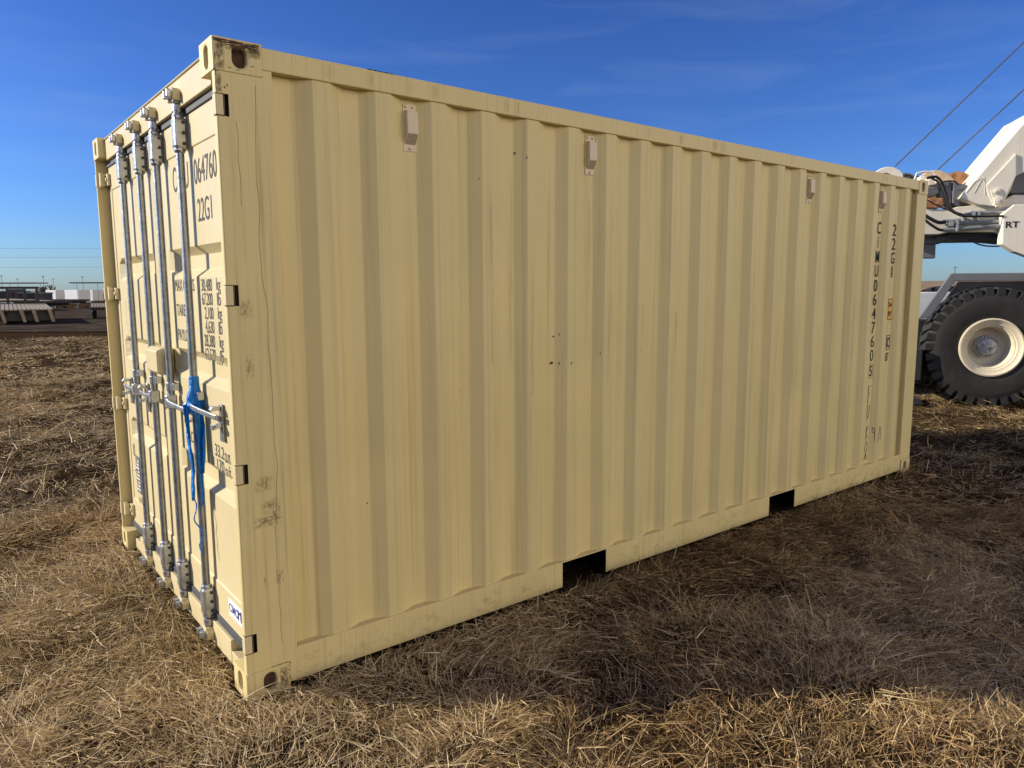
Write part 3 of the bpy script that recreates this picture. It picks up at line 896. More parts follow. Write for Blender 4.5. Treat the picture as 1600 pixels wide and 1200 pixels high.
column('22G1', IF18 + .002, 2.20, .1165, .098, .058)
sp0 = t.build('side_serial_number', m_black, cont, fix=False)
mb = MB(); mb.box(IF18 - .006, IF18 + .072, SP - .0002, SP + .001, 1.392, 1.575)
ys_ = mb.build('height_sticker', m_yellow, cont)
t = Letters()
t.put('2.6m', IF18 + .002, 1.505, .054, .042, SP - .0012, 'side', thick=.03); t.put("8'6\"", IF18 + .002, 1.425, .054, .042, SP - .0012, 'side', thick=.03)
for (x0, x1, z0, z1) in ((-.004, .070, 1.394, 1.400), (-.004, .070, 1.567, 1.573), (-.004, .000, 1.400, 1.567), (.066, .070, 1.400, 1.567)):
    t.quad((IF18 + x0, SP - .0011, z0), (IF18 + x1, SP - .0011, z0), (IF18 + x1, SP - .0011, z1), (IF18 + x0, SP - .0011, z1))
t.build('sticker_lettering', m_black, ys_, fix=False)
t = Letters()
t.put('i', IF18 + .004, 1.155, .010, .085, SP, 'side', thick=.02); t.put('C', IF18 + .022, 1.155, .036, .085, SP, 'side', thick=.02)
t.put('87', IF18 + .002, 1.035, .056, .075, SP, 'side', thick=.01)
for (x0, x1, z0, z1) in ((-.002, .068, 1.135, 1.141), (-.002, .068, 1.255, 1.261), (-.002, .003, 1.141, 1.255), (.063, .068, 1.141, 1.255), (.014, .018, 1.141, 1.255)):
    t.quad((IF18 + x0, SP, z0), (IF18 + x1, SP, z0), (IF18 + x1, SP, z1), (IF18 + x0, SP, z1))
t.build('class_marking', m_black, cont, fix=False)
# pen scrawl low on the far end
PROF = [(.318, .041)] + sum([[(.381 + .278 * k, .006), (.453 + .278 * k, .006), (.528 + .278 * k, .041), (.596 + .278 * k, .041)] for k in range(20)], [])
def wall_y(x): return float(np.interp(x, [p[0] for p in PROF], [p[1] for p in PROF]))
def sl(l, x0, y=None):
    out = []
    for (a, z), (b, z2) in zip(l, l[1:]):
        for k in range(6): q = k / 6; xx = x0 + a + (b - a) * q; out.append((xx, wall_y(xx) - .002, z + (z2 - z) * q))
    xx = x0 + l[-1][0]; out.append((xx, wall_y(xx) - .002, l[-1][1]))
    return out
X0 = IF17
scr = [sl([(.052, .845), (.012, .84), (.010, .69)], X0), sl([(.01, .775), (.04, .78)], X0),
       sl([(.008, .68), (.006, .60), (.022, .565), (.04, .60), (.046, .68)], X0), sl([(.0, .56), (.002, .545)], X0),
       sl([(.012, .50), (.010, .375)], X0), sl([(.045, .50), (.012, .44), (.018, .425), (.045, .39)], X0),
       sl([(.02, .365), (.004, .32), (.012, .27), (.04, .28), (.05, .33), (.02, .365)], X0),
       sl([(.002, .205), (.024, .262), (.046, .205)], X0), sl([(.01, .228), (.038, .228)], X0)]
o_ = IF17 + .135
scr += [sl([(.03, .47), (.01, .48), (.012, .435), (.034, .44), (.034, .475), (.032, .36)], o_ - .055, SP), sl([(.062, .48), (.052, .39), (.03, .345)], o_ - .02, .012), sl([(.058, .475), (.056, .365)], o_ + .01, .003), sl([(.09, .475), (.09, .36)], o_ + .01, .003)]
pen('pen_scrawl', scr, m_black, cont, .0024)

# -- ventilators near the top of the long side
def vent(x0):
    b = MB(); yb = .041
    wv, z0, z1 = .066, 2.278, 2.480
    b.box(x0, x0 + wv, yb - .004, yb - .0005, z0, z1)
    v = b.build('vent', m_vent, cont, bevel=.002)
    h = MB()
    h.prism([(yb - .0045, z1 - .026), (yb - .030, z1 - .034), (yb - .033, z0 + .075), (yb - .0045, z0 + .028)], 'x', x0 + .006, x0 + wv - .004)
    h.build('vent_hood', m_vent, v, bevel=.004)
    g = MB()
    a = Vector((0, yb - .033, z0 + .075)); c = Vector((0, yb - .0045, z0 + .028)); d = c - a; nn = Vector((0, d.z, -d.y)).normalized()
    if nn.y > 0: nn = -nn
    for i in range(6):
        for j in range(6):
            p = a + d * ((j + .8) / 7.2) + nn * .0012; q = a + d * ((j + 1.35) / 7.2) + nn * .0012
            xa = x0 + .010 + i * .0085
            g.quad((xa, p.y, p.z), (xa + .0048, p.y, p.z), (xa + .0048, q.y, q.z), (xa, q.y, q.z))
    g.build('vent_grille', m_hole, v, fix=False)
    for (dx, dz) in ((.014, .190), (.050, .190), (.033, .013)):
        k = MB(); k.tube([(x0 + dx, yb - .0045, z0 + dz), (x0 + dx, yb - .011, z0 + dz)], [.0075, .005], 10)
        k.build('vent_screw', m_vent, v)
for kx in (1, 5, 13, 17): vent(.531 + .278 * kx)

# -- wear: scuffs, drips and rust flecks with their own shape
def blotch(mb, u, v, su, sv, plane, n=9, ax='side'):
    pts = []
    for k in range(n):
        a = 2 * math.pi * k / n; q = random.uniform(.55, 1.1)
        pts.append((u + su * q * math.cos(a), v + sv * q * math.sin(a)))
    vs = [(p[0], plane, p[1]) if ax == 'side' else (plane, p[0], p[1]) for p in pts]
    mb.add(vs, [tuple(range(n))])
def smear_mat(name, col, lo, hi, stretch, amount):
    m = mat(name, col, .9, var=.3, scale=40)
    n = m.node_tree; co = n.nodes.new('ShaderNodeTexCoord'); mpn = n.nodes.new('ShaderNodeMapping'); mpn.inputs['Scale'].default_value = stretch
    no = n.nodes.new('ShaderNodeTexNoise'); no.inputs['Scale'].default_value = 1; no.inputs['Detail'].default_value = 7; no.inputs['Roughness'].default_value = .7
    mr = n.nodes.new('ShaderNodeMapRange'); mr.interpolation_type = 'SMOOTHSTEP'; mr.inputs['From Min'].default_value = lo; mr.inputs['From Max'].default_value = hi; mr.inputs['To Max'].default_value = amount
    at = n.nodes.new('ShaderNodeAttribute'); at.attribute_name = 'fade'
    mu = n.nodes.new('ShaderNodeMath'); mu.operation = 'MULTIPLY'
    tr = n.nodes.new('ShaderNodeBsdfTransparent'); ms = n.nodes.new('ShaderNodeMixShader')
    n.links.new(co.outputs['Object'], mpn.inputs[0]); n.links.new(mpn.outputs[0], no.inputs[0]); n.links.new(no.outputs[0], mr.inputs['Value'])
    n.links.new(mr.outputs[0], mu.inputs[0]); n.links.new(at.outputs['Fac'], mu.inputs[1]); n.links.new(mu.outputs[0], ms.inputs[0])
    n.links.new(tr.outputs[0], ms.inputs[1]); n.links.new(n.nodes['Principled BSDF'].outputs[0], ms.inputs[2])
    n.links.new(ms.outputs[0], n.nodes['Material Output'].inputs['Surface'])
    return m
def smears(name, items, m_):
    """thin dirt films: (x centre, z centre, half width, half height, height of the wall surface) fading out at the rim"""
    vs = []; fs = []; fd = []
    for it, (x, z, a, b, wy) in enumerate(items):
        nx_, nz_ = 6, 10; o = len(vs)
        for j in range(nz_ + 1):
            for i in range(nx_ + 1):
                u_, v_ = i / nx_ * 2 - 1, j / nz_ * 2 - 1
                xx = x + u_ * a
                vs.append((xx, (wall_y(xx) if wy is None else wy) - .0007 - .00003 * (it % 9), z + v_ * b))
                fd.append(max(0, 1 - u_ * u_) * max(0, 1 - abs(v_) ** 3))
        fs += [(o + j * (nx_ + 1) + i, o + j * (nx_ + 1) + i + 1, o + (j + 1) * (nx_ + 1) + i + 1, o + (j + 1) * (nx_ + 1) + i) for j in range(nz_) for i in range(nx_)]
    mb = MB(); mb.add(vs, fs); o = mb.build(name, m_, cont, fix=False)
    at = o.data.attributes.new('fade', 'FLOAT', 'POINT'); at.data.foreach_set('value', fd)
    return o
m_smear = smear_mat('brown_smear', (.16, .085, .045), .42, .62, (90, 90, 45), .45)
m_grime = smear_mat('grime_streak', (.17, .125, .07), .40, .75, (120, 120, 1.6), .33)
m_topr = smear_mat('rust_film', (.10, .05, .03), .36, .60, (50, 50, 40), .7)
smears('paint_smear', [(.105, .90, .045, .035, 0), (.12, .80, .03, .03, 0), (.15, .79, .025, .05, 0), (.115, .752, .065, .012, 0), (.12, .735, .06, .016, 0), (.155, .50, .022, .034, 0), (.075, 1.38, .02, .05, 0), (.093, .50, .007, .035, 0), (.07, 1.60, .03, .04, 0), ], m_smear)
smears('grime_streaks', [(.10, .75, .010, .62, 0), (.045, 1.5, .010, .85, 0), (.15, 1.75, .012, .7, 0), (.185, 1.2, .012, 1.05, 0), (.08, 2.1, .008, .35, 0)] +
       [(.417 + .278 * random.randrange(0, 20) + random.uniform(-.03, .03), random.uniform(.9, 1.9), random.uniform(.006, .016), random.uniform(.3, .65), None) for _ in range(30)] +
       [(.563 + .278 * random.randrange(0, 19) + random.uniform(-.02, .02), random.uniform(1.5, 2.0), random.uniform(.006, .014), random.uniform(.25, .45), None) for _ in range(14)] +
       [(random.uniform(.3, 5.6), 2.541, random.uniform(.01, .04), .035, -.001) for _ in range(16)], m_grime)
smears('mud_splash', [(x, .085, .16, .055, .003) for x in (.35, .62, .9, 1.2, 1.5, 2.3, 2.6, 2.9, 3.25, 3.55, 4.35, 4.7, 5.0, 5.35, 5.65)], smear_mat('dried_mud', (.20, .145, .085), .48, .70, (16, 16, 22), .3))
smears('rust_film', [(.09, CH - .022, .085, .020, -.004), (.02, CH - .06, .02, .06, -.004), (.15, CH - .03, .028, .03, -.004), (.014, 2.42, .012, .06, 0), (.15, .06, .02, .05, -.004)], m_topr)
m_scuff = mat('scuff_brown', (.34, .235, .135), .9, var=.35, scale=90)
mb = MB()
def drip(pts, r_): mb.tube([(a, -.0006, z) for a, z in pts], r_, 4)
for x0, zt, zb in ((.150, 2.44, .75), (.07, 2.30, 1.95), (.145, .72, .20)):
    z = zt; x = x0; l = []
    while z > zb: l.append((x, z)); z -= random.uniform(.03, .10); x += random.uniform(-.006, .007)
    drip(l, .0008)
for (za, zb, xa, xb) in ((.748, .768, .06, .17), (.730, .752, .065, .165), (.722, .727, .06, .09)): drip([(xa, za), ((xa + xb) / 2, (za + zb) / 2 + .002), (xb, zb)], .0009)
mb.build('paint_scuffs', m_scuff, cont, fix=False)
mb = MB()
for (x, z, a, b) in ((1.436, 2.335, .010, .014), (1.49, 2.315, .006, .012), (1.20, 2.19, .003, .014), (1.70, 1.42, .018, .008), (1.73, 1.43, .004, .022), (1.685, 1.28, .026, .016), (1.73, 1.275, .006, .018), (1.80, 1.275, .006, .014), (2.03, 1.31, .004, .022), (2.35, 1.31, .007, .007), (1.09, 1.18, .004, .006), (.58, .72, .010, .008), (2.78, 1.02, .003, .006)):
    kk = round((x - .417) / .278); xo = .417 + .278 * kk
    plane = wall_y(x) - .003
    blotch(mb, x, z, a * .5, b * .6, plane)
mb.build('rust_specks', m_rust, cont, fix=False)
mb = MB()   # worn rust on the upper corner casting and along the roof edge
for i in range(30):
    a = random.random()
    blotch(mb, .01 + .155 * a, CH - .0085 - random.random() ** 3 * .018, random.uniform(.012, .03), random.uniform(.0012, .003), -.0050 - .00004 * i, 13)
for (x, z) in ((.055, 2.488), (.085, 2.484), (.14, 2.505), (.13, 2.56)): blotch(mb, x, z, .009, .0014, -.0052)
for i in range(3): blotch(mb, .002 + .001 * i, 2.42 + .05 * i, .0016, .022, -.0054)
for i in range(2): blotch(mb, .034 + .01 * i, 2.415 + .008 * i, .003, .006, -.0008)
for i in range(4): blotch(mb, .170 + random.random() * .005, .05 + .018 * i, .002, random.uniform(.004, .010), -.0052)
for i in range(8): blotch(mb, .10 + random.random() * .07, .121, .008, .0015, -.0052)
mb.build('rust_patches', m_rust, cont, fix=False)
mb = MB()
for i in range(14):
    x = .62 + i * .009; mb.tube([(x, -.0005, 2.5815), (x + .012, -.0005, 2.5815)], .0016 * random.uniform(.4, 1.2), 5)
mb.build('roof_edge_scrape', m_dark, cont)

# ------------------------------------------------------------------ blue plastic ribbon tied to the nearest bar
rb = tag(empty('plastic_ribbon', (RX, RODS[0], 1.1)), 'torn blue plastic ribbon tied around the nearest galvanised door bar', 'ribbon')
def rel(p): return (p[0] - RX, p[1] - RODS[0], p[2] - 1.1)
mb = MB(); prof = [(.0178, 1.285), (.022, 1.282), (.022, 1.245), (.024, 1.225), (.031, 1.205), (.037, 1.185), (.034, 1.165), (.039, 1.15), (.036, 1.12)]
vs = []; n = 22
for (r_, z) in prof:
    for k in range(n):
        a = 2 * math.pi * k / n
        q = r_ * (1 + (.16 * math.sin(3 * a + z * 40) + .10 * math.sin(7 * a + z * 90)) * (r_ > .03)); q = max(q, .018)
        vs.append((q * math.cos(a), q * math.sin(a), z - 1.1))
mb.add(vs, [(i * n + k, i * n + (k + 1) % n, (i + 1) * n + (k + 1) % n, (i + 1) * n + k) for i in range(len(prof) - 1) for k in range(n)])
o = mb.build('ribbon_wrap', m_ribbon, rb); md = o.modifiers.new('s', 'SOLIDIFY'); md.thickness = .0015
def strip(pts, wds, ph):
    mb = MB(); vs = []; m_ = 5
    for i, (p, wd) in enumerate(zip(pts, wds)):
        wd *= .78
        tw = ph + i * .22
        for k in range(m_):
            s_ = (k / (m_ - 1) - .5) * wd
            cr = .008 * math.sin(k * 2.3 + i * .9)
            vs.append(rel((p[0] + s_ * math.cos(tw) + cr * math.sin(tw), p[1] + s_ * math.sin(tw) - cr * math.cos(tw), p[2])))
    mb.add(vs, [(i * m_ + k, i * m_ + k + 1, (i + 1) * m_ + k + 1, (i + 1) * m_ + k) for i in range(len(pts) - 1) for k in range(m_ - 1)])
    o = mb.build('ribbon_tail', m_ribbon, rb, smooth=True); md = o.modifiers.new('s', 'SOLIDIFY'); md.thickness = .0012
y0 = RODS[0]
strip([(RX - .042, y0 - .004, 1.16), (RX - .044, y0 - .004, 1.08), (RX - .040, y0 - .012, 1.0), (RX - .036, y0 - .020, .93), (RX - .032, y0 - .022, .85), (RX - .034, y0 - .012, .77), (RX - .038, y0 - .004, .71)], [.05, .046, .05, .055, .058, .05, .02], .55)
strip([(RX - .004, y0 - .044, 1.16), (RX + .002, y0 - .040, 1.08), (RX - .004, y0 - .040, 1.0), (RX - .008, y0 - .042, .92), (RX - .004, y0 - .038, .84), (RX - .002, y0 - .040, .74), (RX - .006, y0 - .044, .69)], [.06, .052, .04, .045, .04, .032, .012], .2)
strip([(RX + .012, y0 - .040, 1.16), (RX + .016, y0 - .046, 1.06), (RX + .010, y0 - .050, .98), (RX + .006, y0 - .05, .9), (RX + .004, y0 - .046, .84)], [.04, .035, .03, .03, .01], 1.2)
mb = MB(); l = []
for i in range(16):
    z = .73 - i * .0175; l.append(rel((RX - .040 + .012 * math.sin(i * .8) + .0016 * i, y0 - .006 - .003 * i + .010 * math.sin(i * 1.1), z)))
mb.tube(l, .0035, 6); mb.build('ribbon_string', m_ribbon, rb)

# ================================================================== the crane
AXZ = YAW - math.pi / 2 - R(15)
CA = Vector((math.cos(AXZ), math.sin(AXZ), 0)); CY = Vector((-math.sin(AXZ), math.cos(AXZ), 0))
W0 = CAM + ray(1549, 543) * 10.4
GZ = -0.10
CO = Vector((W0.x, W0.y, GZ))
crane = tag(empty('mobile_crane', CO, AXZ), 'cream and grey rough terrain mobile crane behind the far end of the container', 'crane')
def cp(u, v, Y=0.0):
    """crane-frame X and Z of the point seen at (u, v) in the upright plane Y metres behind the wheel face"""
    d = ray(u, v)
    t_ = ((CO + CY * Y - CAM).dot(CY)) / d.dot(CY)
    p = CAM + d * t_ - CO
    return (p.dot(CA), p.z)
def c5(x, y, Y=0.0): return cp(1300 + x / 4.443, 230 + y / 4.443, Y)
def poly(pts, Y): return [c5(x, y, Y) for x, y in pts]

wc = cp(1549, 543); WRX, WRZ = wc
RT_ = cp(1549, 447)[1] - WRZ
def wheel(x, yface, out=-1, far=False):
    """tyre, rim and hub; out=-1 faces the camera side"""
    s = -out
    tb = MB(); Wd = .42
    prof = [(.40, .03), (.44, .005), (.55, -.015), (.68, -.02), (.78, .0), (.83, .03), (.865, .06), (.865, Wd - .06), (.78, Wd), (.6, Wd + .015), (.4, Wd - .03)]
    k_ = RT_ / .905
    prof = [(r_ * k_, yface + t_ * s) for r_, t_ in prof]
    tb.lathe(prof, (x, 0, WRZ), 'y', 72)
    nl = 34
    for i in range(nl):
        for half in (0, 1):
            a = 2 * math.pi * (i + .5 * half) / nl; da = math.pi / nl * .74
            tt = ((-.004, .22) if half == 0 else (Wd - .22, Wd + .004))
            sk = .09 if half == 0 else -.09
            vs = []
            for (tq, aa) in ((tt[0], 0), (tt[1], sk)):
                inner = .765 if (tq < .02 or tq > Wd - .02) else .84
                topr = .885 if (tq < .02 or tq > Wd - .02) else .915
                for rr_, w_ in ((inner - .06, 1.05), (topr, .8)):
                    for sg in (-1, 1):
                        an = a + sg * da * w_ + (aa if half == 0 else -aa + sk)
                        vs.append((x + rr_ * k_ * math.cos(an), yface + tq * s, WRZ + rr_ * k_ * math.sin(an)))
            tb.add(vs, [(0, 1, 3, 2), (4, 6, 7, 5), (0, 4, 5, 1), (2, 3, 7, 6), (0, 2, 6, 4), (1, 5, 7, 3)])
    tb.build('tyre', m_tyre, crane, smooth=True)
    rmb = MB()
    rp_ = [(.435, .010), (.435, -.022), (.415, -.028), (.395, -.012), (.375, .005), (.345, .010), (.335, .03), (.315, .035), (.30, .06), (.29, .20), (.27, .25), (.16, .26), (.15, .30)]
    rmb.lathe([(r_ * k_ * 1.0, yface + t_ * s) for r_, t_ in rp_], (x, 0, WRZ), 'y', 56)
    rim = rmb.build('rim', m_rim, crane, smooth=True)
    hb = MB()
    hb.lathe([(.165 * k_, yface + .262 * s), (.165 * k_, yface + .20 * s), (.14 * k_, yface + .185 * s), (.13 * k_, yface + .15 * s), (.10 * k_, yface + .13 * s), (.0005, yface + .125 * s)], (x, 0, WRZ), 'y', 32)
    for i in range(22):
        a = 2 * math.pi * i / 22; c = (x + .152 * k_ * math.cos(a), WRZ + .152 * k_ * math.sin(a))
        hb.tube([(c[0], yface + .20 * s, c[1]), (c[0], yface + .172 * s, c[1])], .014 * k_, 6)
    for q in ((-.045, .04), (.05, -.02), (-.01, -.06)):
        hb.tube([(x + q[0], yface + .13 * s, WRZ + q[1]), (x + q[0], yface + .105 * s, WRZ + q[1])], .022, 8)
    hb.build('hub', m_hub, rim, smooth=True)
wheel(WRX, 0)
wheel(WRX + 3.6, 0)
wheel(WRX, 2.55, out=1); wheel(WRX + 3.6, 2.55, out=1)

# fender deck on the near side
fo = [cp(1436, 498), cp(1488, 427), cp(1600, 424.6)]
fi = [cp(1455, 496), cp(1494, 439), cp(1600, 439)]
zt, zi = fo[1][1], fi[1][1]
xr = fo[2][0] + 3.2
outl = [fo[0], fo[1], (xr, zt), (xr, zi), fi[1], fi[0]]
mb = MB(); mb.prism(outl, 'y', .04, .10); mb.box(fo[1][0] + 1.02, xr - .01, .101, 2.75, zi + .02, zt - .004)
mb.build('fender_deck', m_cgrey, crane, bevel=.01)
mb = MB()
mb.prism([(fi[0][0] + .17, fi[0][1] + .01), (fi[1][0] + .17, fi[1][1] - .004), (xr - .02, zi - .004), (xr - .02, .75), (fi[0][0] + .5, .75)], 'y', .47, .51)
mb.box(fo[0][0] - 1.0, xr - .1, .72, 1.9, .62, fo[0][1] - .06)
mb.box(fo[0][0] - .4, WRX - .2, .95, 1.7, .42, .619)
mb.tube([(WRX, .5, WRZ), (WRX, 2.1, WRZ)], .16, 16); mb.tube([(WRX + 3.6, .5, WRZ), (WRX + 3.6, 2.1, WRZ)], .16, 16)
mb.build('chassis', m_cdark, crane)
# outrigger box left of the wheel; its end reaches out past the tyre
oa = cp(1440, 500, .3); ob_ = cp(1447, 545, -.05)
mb = MB()
mb.box(oa[0] - 1.0, oa[0] + .10, .30, 2.5, ob_[1], oa[1])
mb.box(ob_[0] - .34, ob_[0] - .05, -.085, 2.85, ob_[1] - .46, ob_[1] - .002)
mb.prism([(ob_[0] - .42, .06), (ob_[0] + .02, .06), (ob_[0] - .06, .16), (ob_[0] - .34, .16)], 'y', -.12, .3)
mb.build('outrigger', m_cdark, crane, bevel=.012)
# pale grey engine housing seen past the fender
ea = cp(1420, 456.5, 1.6); eb = cp(1472, 500, 1.6)
mb = MB(); mb.box(ea[0] - 1.2, eb[0] + .25, 1.6, 2.6, eb[1], ea[1])
m_house = mat('housing_pale_grey', (.66, .70, .70), .5, var=.06)
mb.build('engine_housing', m_house, crane, bevel=.015)
# turntable and superstructure
mb = MB(); cxm = WRX + 1.8
mb.lathe([(.75, zt), (.75, zt + .16), (.68, zt + .16), (.68, zt + .30)], (cxm, 1.3, 0), 'z', 40)
mb.build('turntable', m_cdark, crane)
T = .35    # near face of the superstructure
sup = [(380, 400), (655, 420), (760, 432), (900, 412), (1010, 400), (1130, 405), (1260, 330), (1340, 330), (1560, 300), (1560, 640), (1330, 610), (1180, 600), (1120, 588), (820, 590), (740, 606), (380, 606)]
mb = MB(); mb.prism(poly(sup, T), 'y', T, T + 1.3)
bm_ = mb.build('slew_frame', m_crane, crane, bevel=.012)
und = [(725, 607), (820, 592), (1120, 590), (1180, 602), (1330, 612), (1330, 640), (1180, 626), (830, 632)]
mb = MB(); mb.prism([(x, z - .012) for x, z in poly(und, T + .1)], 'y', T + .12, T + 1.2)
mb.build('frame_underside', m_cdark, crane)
# boom foot: two sloping cheek plates with the boom between
chk = [(890, 352), (1205, -20), (1420, -270), (1640, -270), (1460, 120), (1275, 200), (1240, 300), (1170, 415), (1125, 410), (1020, 398)]
mb = MB(); mb.prism(poly(chk, T - .12), 'y', T - .12, T + 1.06)
ck = mb.build('boom_cheek', m_crane, crane, bevel=.01)
mb = MB()
mb.prism(poly([(1280, -60), (1700, -520), (2050, -300), (1500, 320), (1245, 320)], T), 'y', T + .05, T + .95)
mb.build('boom', m_cgrey, crane, bevel=.02)
# raised facet, access recess and pin plate on the cheek
mb = MB(); mb.prism(poly([(1068, 268), (1275, 45), (1275, 200), (1165, 415), (1120, 408), (1085, 330)], T - .13), 'y', T - .145, T - .1205)
mb.build('cheek_plate', m_crane, ck, bevel=.006)
mb = MB(); q = poly([(985, 320), (1030, 240), (1055, 210), (1058, 250), (1062, 330)], T - .125)
for a, b in zip(q, q[1:]): mb.tube([(a[0], T - .123, a[1]), (b[0], T - .123, b[1])], .003, 6)
q = poly([(930, 315), (990, 240), (1050, 208)], T - .125)
for a, b in zip(q, q[1:]): mb.tube([(a[0], T - .123, a[1]), (b[0], T - .123, b[1])], .003, 6)
mb.build('cheek_recess', m_crane, ck)
mb = MB(); mb.prism(poly([(1098, 302), (1160, 284), (1195, 385), (1135, 420)], T - .15), 'y', T - .165, T - .146)
for (x, y, r_) in ((1133, 310, .028), (1150, 372, .05)):
    c = c5(x, y, T - .16); mb.tube([(c[0], T - .166, c[1]), (c[0], T - .19, c[1])], r_, 18); mb.tube([(c[0], T - .191, c[1]), (c[0], T - .20, c[1])], r_ * .45, 12)
mb.build('pivot_pin', m_crane, ck, bevel=.004)
# side box lettered RT
rtp = [(1188, 462), (1266, 396), (1620, 396), (1620, 860), (1333, 748), (1266, 724), (1180, 672)]
RTY = T - .20
mb = MB(); mb.prism(poly(rtp, RTY), 'y', RTY, T - .005)
rtb = mb.build('operator_panel', m_crane, crane, bevel=.012)
t = Letters(); a0 = c5(1204, 560, RTY); a1 = c5(1302, 514, RTY)
t.put('RT', a0[0], a0[1], a1[0] - a0[0], a1[1] - a0[1], RTY - .003, 'side', thick=.025)
t.build('panel_lettering', m_black, rtb, fix=False)
# winches on the back of the superstructure
def dome(pts, Y0, Y1, name, m_, par=crane):
    b = MB(); b.prism(poly(pts, Y0), 'y', Y0, Y1); return b.build(name, m_, par, bevel=.015)
arc = lambda cx, cy, rx, ry, a0, a1, n=12: [(cx + rx * math.cos(R(a0 + (a1 - a0) * i / n)), cy - ry * math.sin(R(a0 + (a1 - a0) * i / n))) for i in range(n + 1)]
m_cover = mat('rust_spotted_cream', (.62, .44, .26), .7, var=.55, scale=3.2, bump=.1)
wn1 = dome(arc(395, 235, 118, 100, 178, 32) + [(495, 235), (495, 300), (270, 300)], T + .55, T + 1.25, 'winch_cover', m_crane)
wn2 = dome(arc(720, 300, 150, 142, 175, 8) + [(872, 330), (840, 405), (600, 405)], T + .25, T + .34, 'winch_cover', m_cover)
b = MB(); c = c5(830, 285, T + .75); b.lathe([(.02, T + .52), (.22, T + .52), (.22, T + .55), (.18, T + .56), (.18, T + 1.0), (.22, T + 1.01), (.02, T + 1.04)], (c[0], 0, c[1]), 'y', 36)
b.build('winch_drum', m_rusty, crane, smooth=True)
b = MB(); c = c5(505, 255, T + .8); b.lathe([(.02, T + .72), (.155, T + .72), (.155, T + .76), (.12, T + .77), (.12, T + 1.2), (.02, T + 1.2)], (c[0], 0, c[1]), 'y', 28)
b.build('winch_drum', m_winch, crane, smooth=True)
dome([(840, 238), (942, 262), (940, 300), (905, 345), (880, 412), (836, 408)], T + .02, T + .5, 'winch_housing', m_winch)
dome([(762, 232), (834, 238), (832, 406), (770, 400), (740, 330)], T + .04, T + .22, 'winch_bracket', m_cgrey)
dome([(665, 215), (715, 222), (720, 262), (668, 268)], T - .02, T + .2, 'valve_block', m_crane)
dome([(660, 280), (735, 270), (745, 318), (700, 345), (655, 335)], T - .01, T + .2, 'winch_motor', m_winch)
dome([(640, 375), (690, 350), (770, 352), (780, 400), (735, 425), (640, 425)], T - .03, T + .3, 'rusty_counterplate', m_rusty)
dome([(612, 200), (655, 196), (658, 232), (612, 236)], T + .1, T + .3, 'valve_block', m_crane)
b = MB()
for pts, Y, r_ in (([(575, 300), (572, 225), (590, 180), (640, 170), (700, 172), (722, 200), (722, 250)], T - .02, .014),):
    b.tube([(c5(x, y, Y)[0], Y, c5(x, y, Y)[1]) for x, y in pts], r_, 8)
b.build('grab_rail', m_crane, crane, smooth=True)
def run(pts, Y, r_):
    P = [Vector((c5(x, y, Y)[0], Y, c5(x, y, Y)[1])) for x, y in pts]
    out = []
    for i in range(len(P) - 1):     # Catmull-Rom smoothing
        p0, p1, p2, p3 = P[max(i - 1, 0)], P[i], P[i + 1], P[min(i + 2, len(P) - 1)]
        for k in range(5):
            t_ = k / 5
            out.append(.5 * ((2 * p1) + (p2 - p0) * t_ + (2 * p0 - 5 * p1 + 4 * p2 - p3) * t_ ** 2 + (3 * p1 - p0 - 3 * p2 + p3) * t_ ** 3))
    out.append(P[-1]); b = MB(); b.tube(out, r_, 8); b.build(RUN[0], RUN[1], crane, smooth=True)
RUN = ('hose', m_hose)
run([(660, 215), (720, 205), (765, 245), (795, 320), (812, 400), (850, 450), (925, 475)], T - .16, .019)
run([(690, 215), (735, 240), (760, 290), (790, 370), (815, 430), (870, 465), (940, 480), (1190, 478)], T - .20, .015)
run([(640, 470), (690, 500), (740, 522), (790, 520)], T - .10, .026)
run([(640, 500), (690, 540), (740, 570), (770, 576)], T - .12, .020)
run([(650, 360), (720, 400), (800, 435), (880, 465)], T - .08, .009)
run([(760, 245), (800, 235), (850, 238), (880, 262)], T - .05, .010)
run([(345, 185), (375, 182), (400, 190), (418, 206)], T + .5, .009)
run([(500, 200), (540, 195), (560, 210), (600, 200)], T + .3, .012)
run([(640, 668), (700, 672), (760, 660), (830, 612)], T, .010)
run([(925, 625), (990, 662), (1050, 682), (1120, 688), (1200, 684)], T, .011)
RUN = ('hydraulic_pipe', m_pipe)
run([(915, 468), (1000, 462), (1210, 442)], T - .06, .028)
run([(765, 512), (830, 512), (900, 502), (930, 498)], T - .06, .024)
run([(860, 528), (1000, 524), (1182, 515)], T - .06, .026)
run([(770, 576), (900, 566), (1182, 545)], T - .08, .030)
for (x, y, hw, hh) in ((980, 460, 14, 18), (1018, 465, 10, 24), (868, 545, 11, 40), (1015, 490, 9, 22), (826, 530, 16, 18), (910, 498, 10, 18)):
    x0, z0 = c5(x - hw, y + hh, T - .1); x1, z1 = c5(x + hw, y - hh, T - .1); b = MB(); b.box(x0, x1, T - .125, T - .01, z0, z1); b.build('pipe_clamp', m_pipe, crane, bevel=.004)
dome([(560, 612), (725, 612), (718, 772), (560, 772)], T + .3, T + .45, 'hanging_panel', m_cgrey)
# hoist ropes up to the boom head
for (a, c) in (((1398.4, 260), (1512.5, 150)), ((1465.6, 265), (1589, 150))):
    b = MB(); p = cp(*a, T + .6); q = cp(*c, T + .6); d = ((q[0] - p[0]), (q[1] - p[1]))
    b.tube([(p[0], T + .6, p[1]), (p[0] + d[0] * 4.5, T + .6, p[1] + d[1] * 4.5)], .011, 6); b.build('hoist_rope', m_rope, crane)

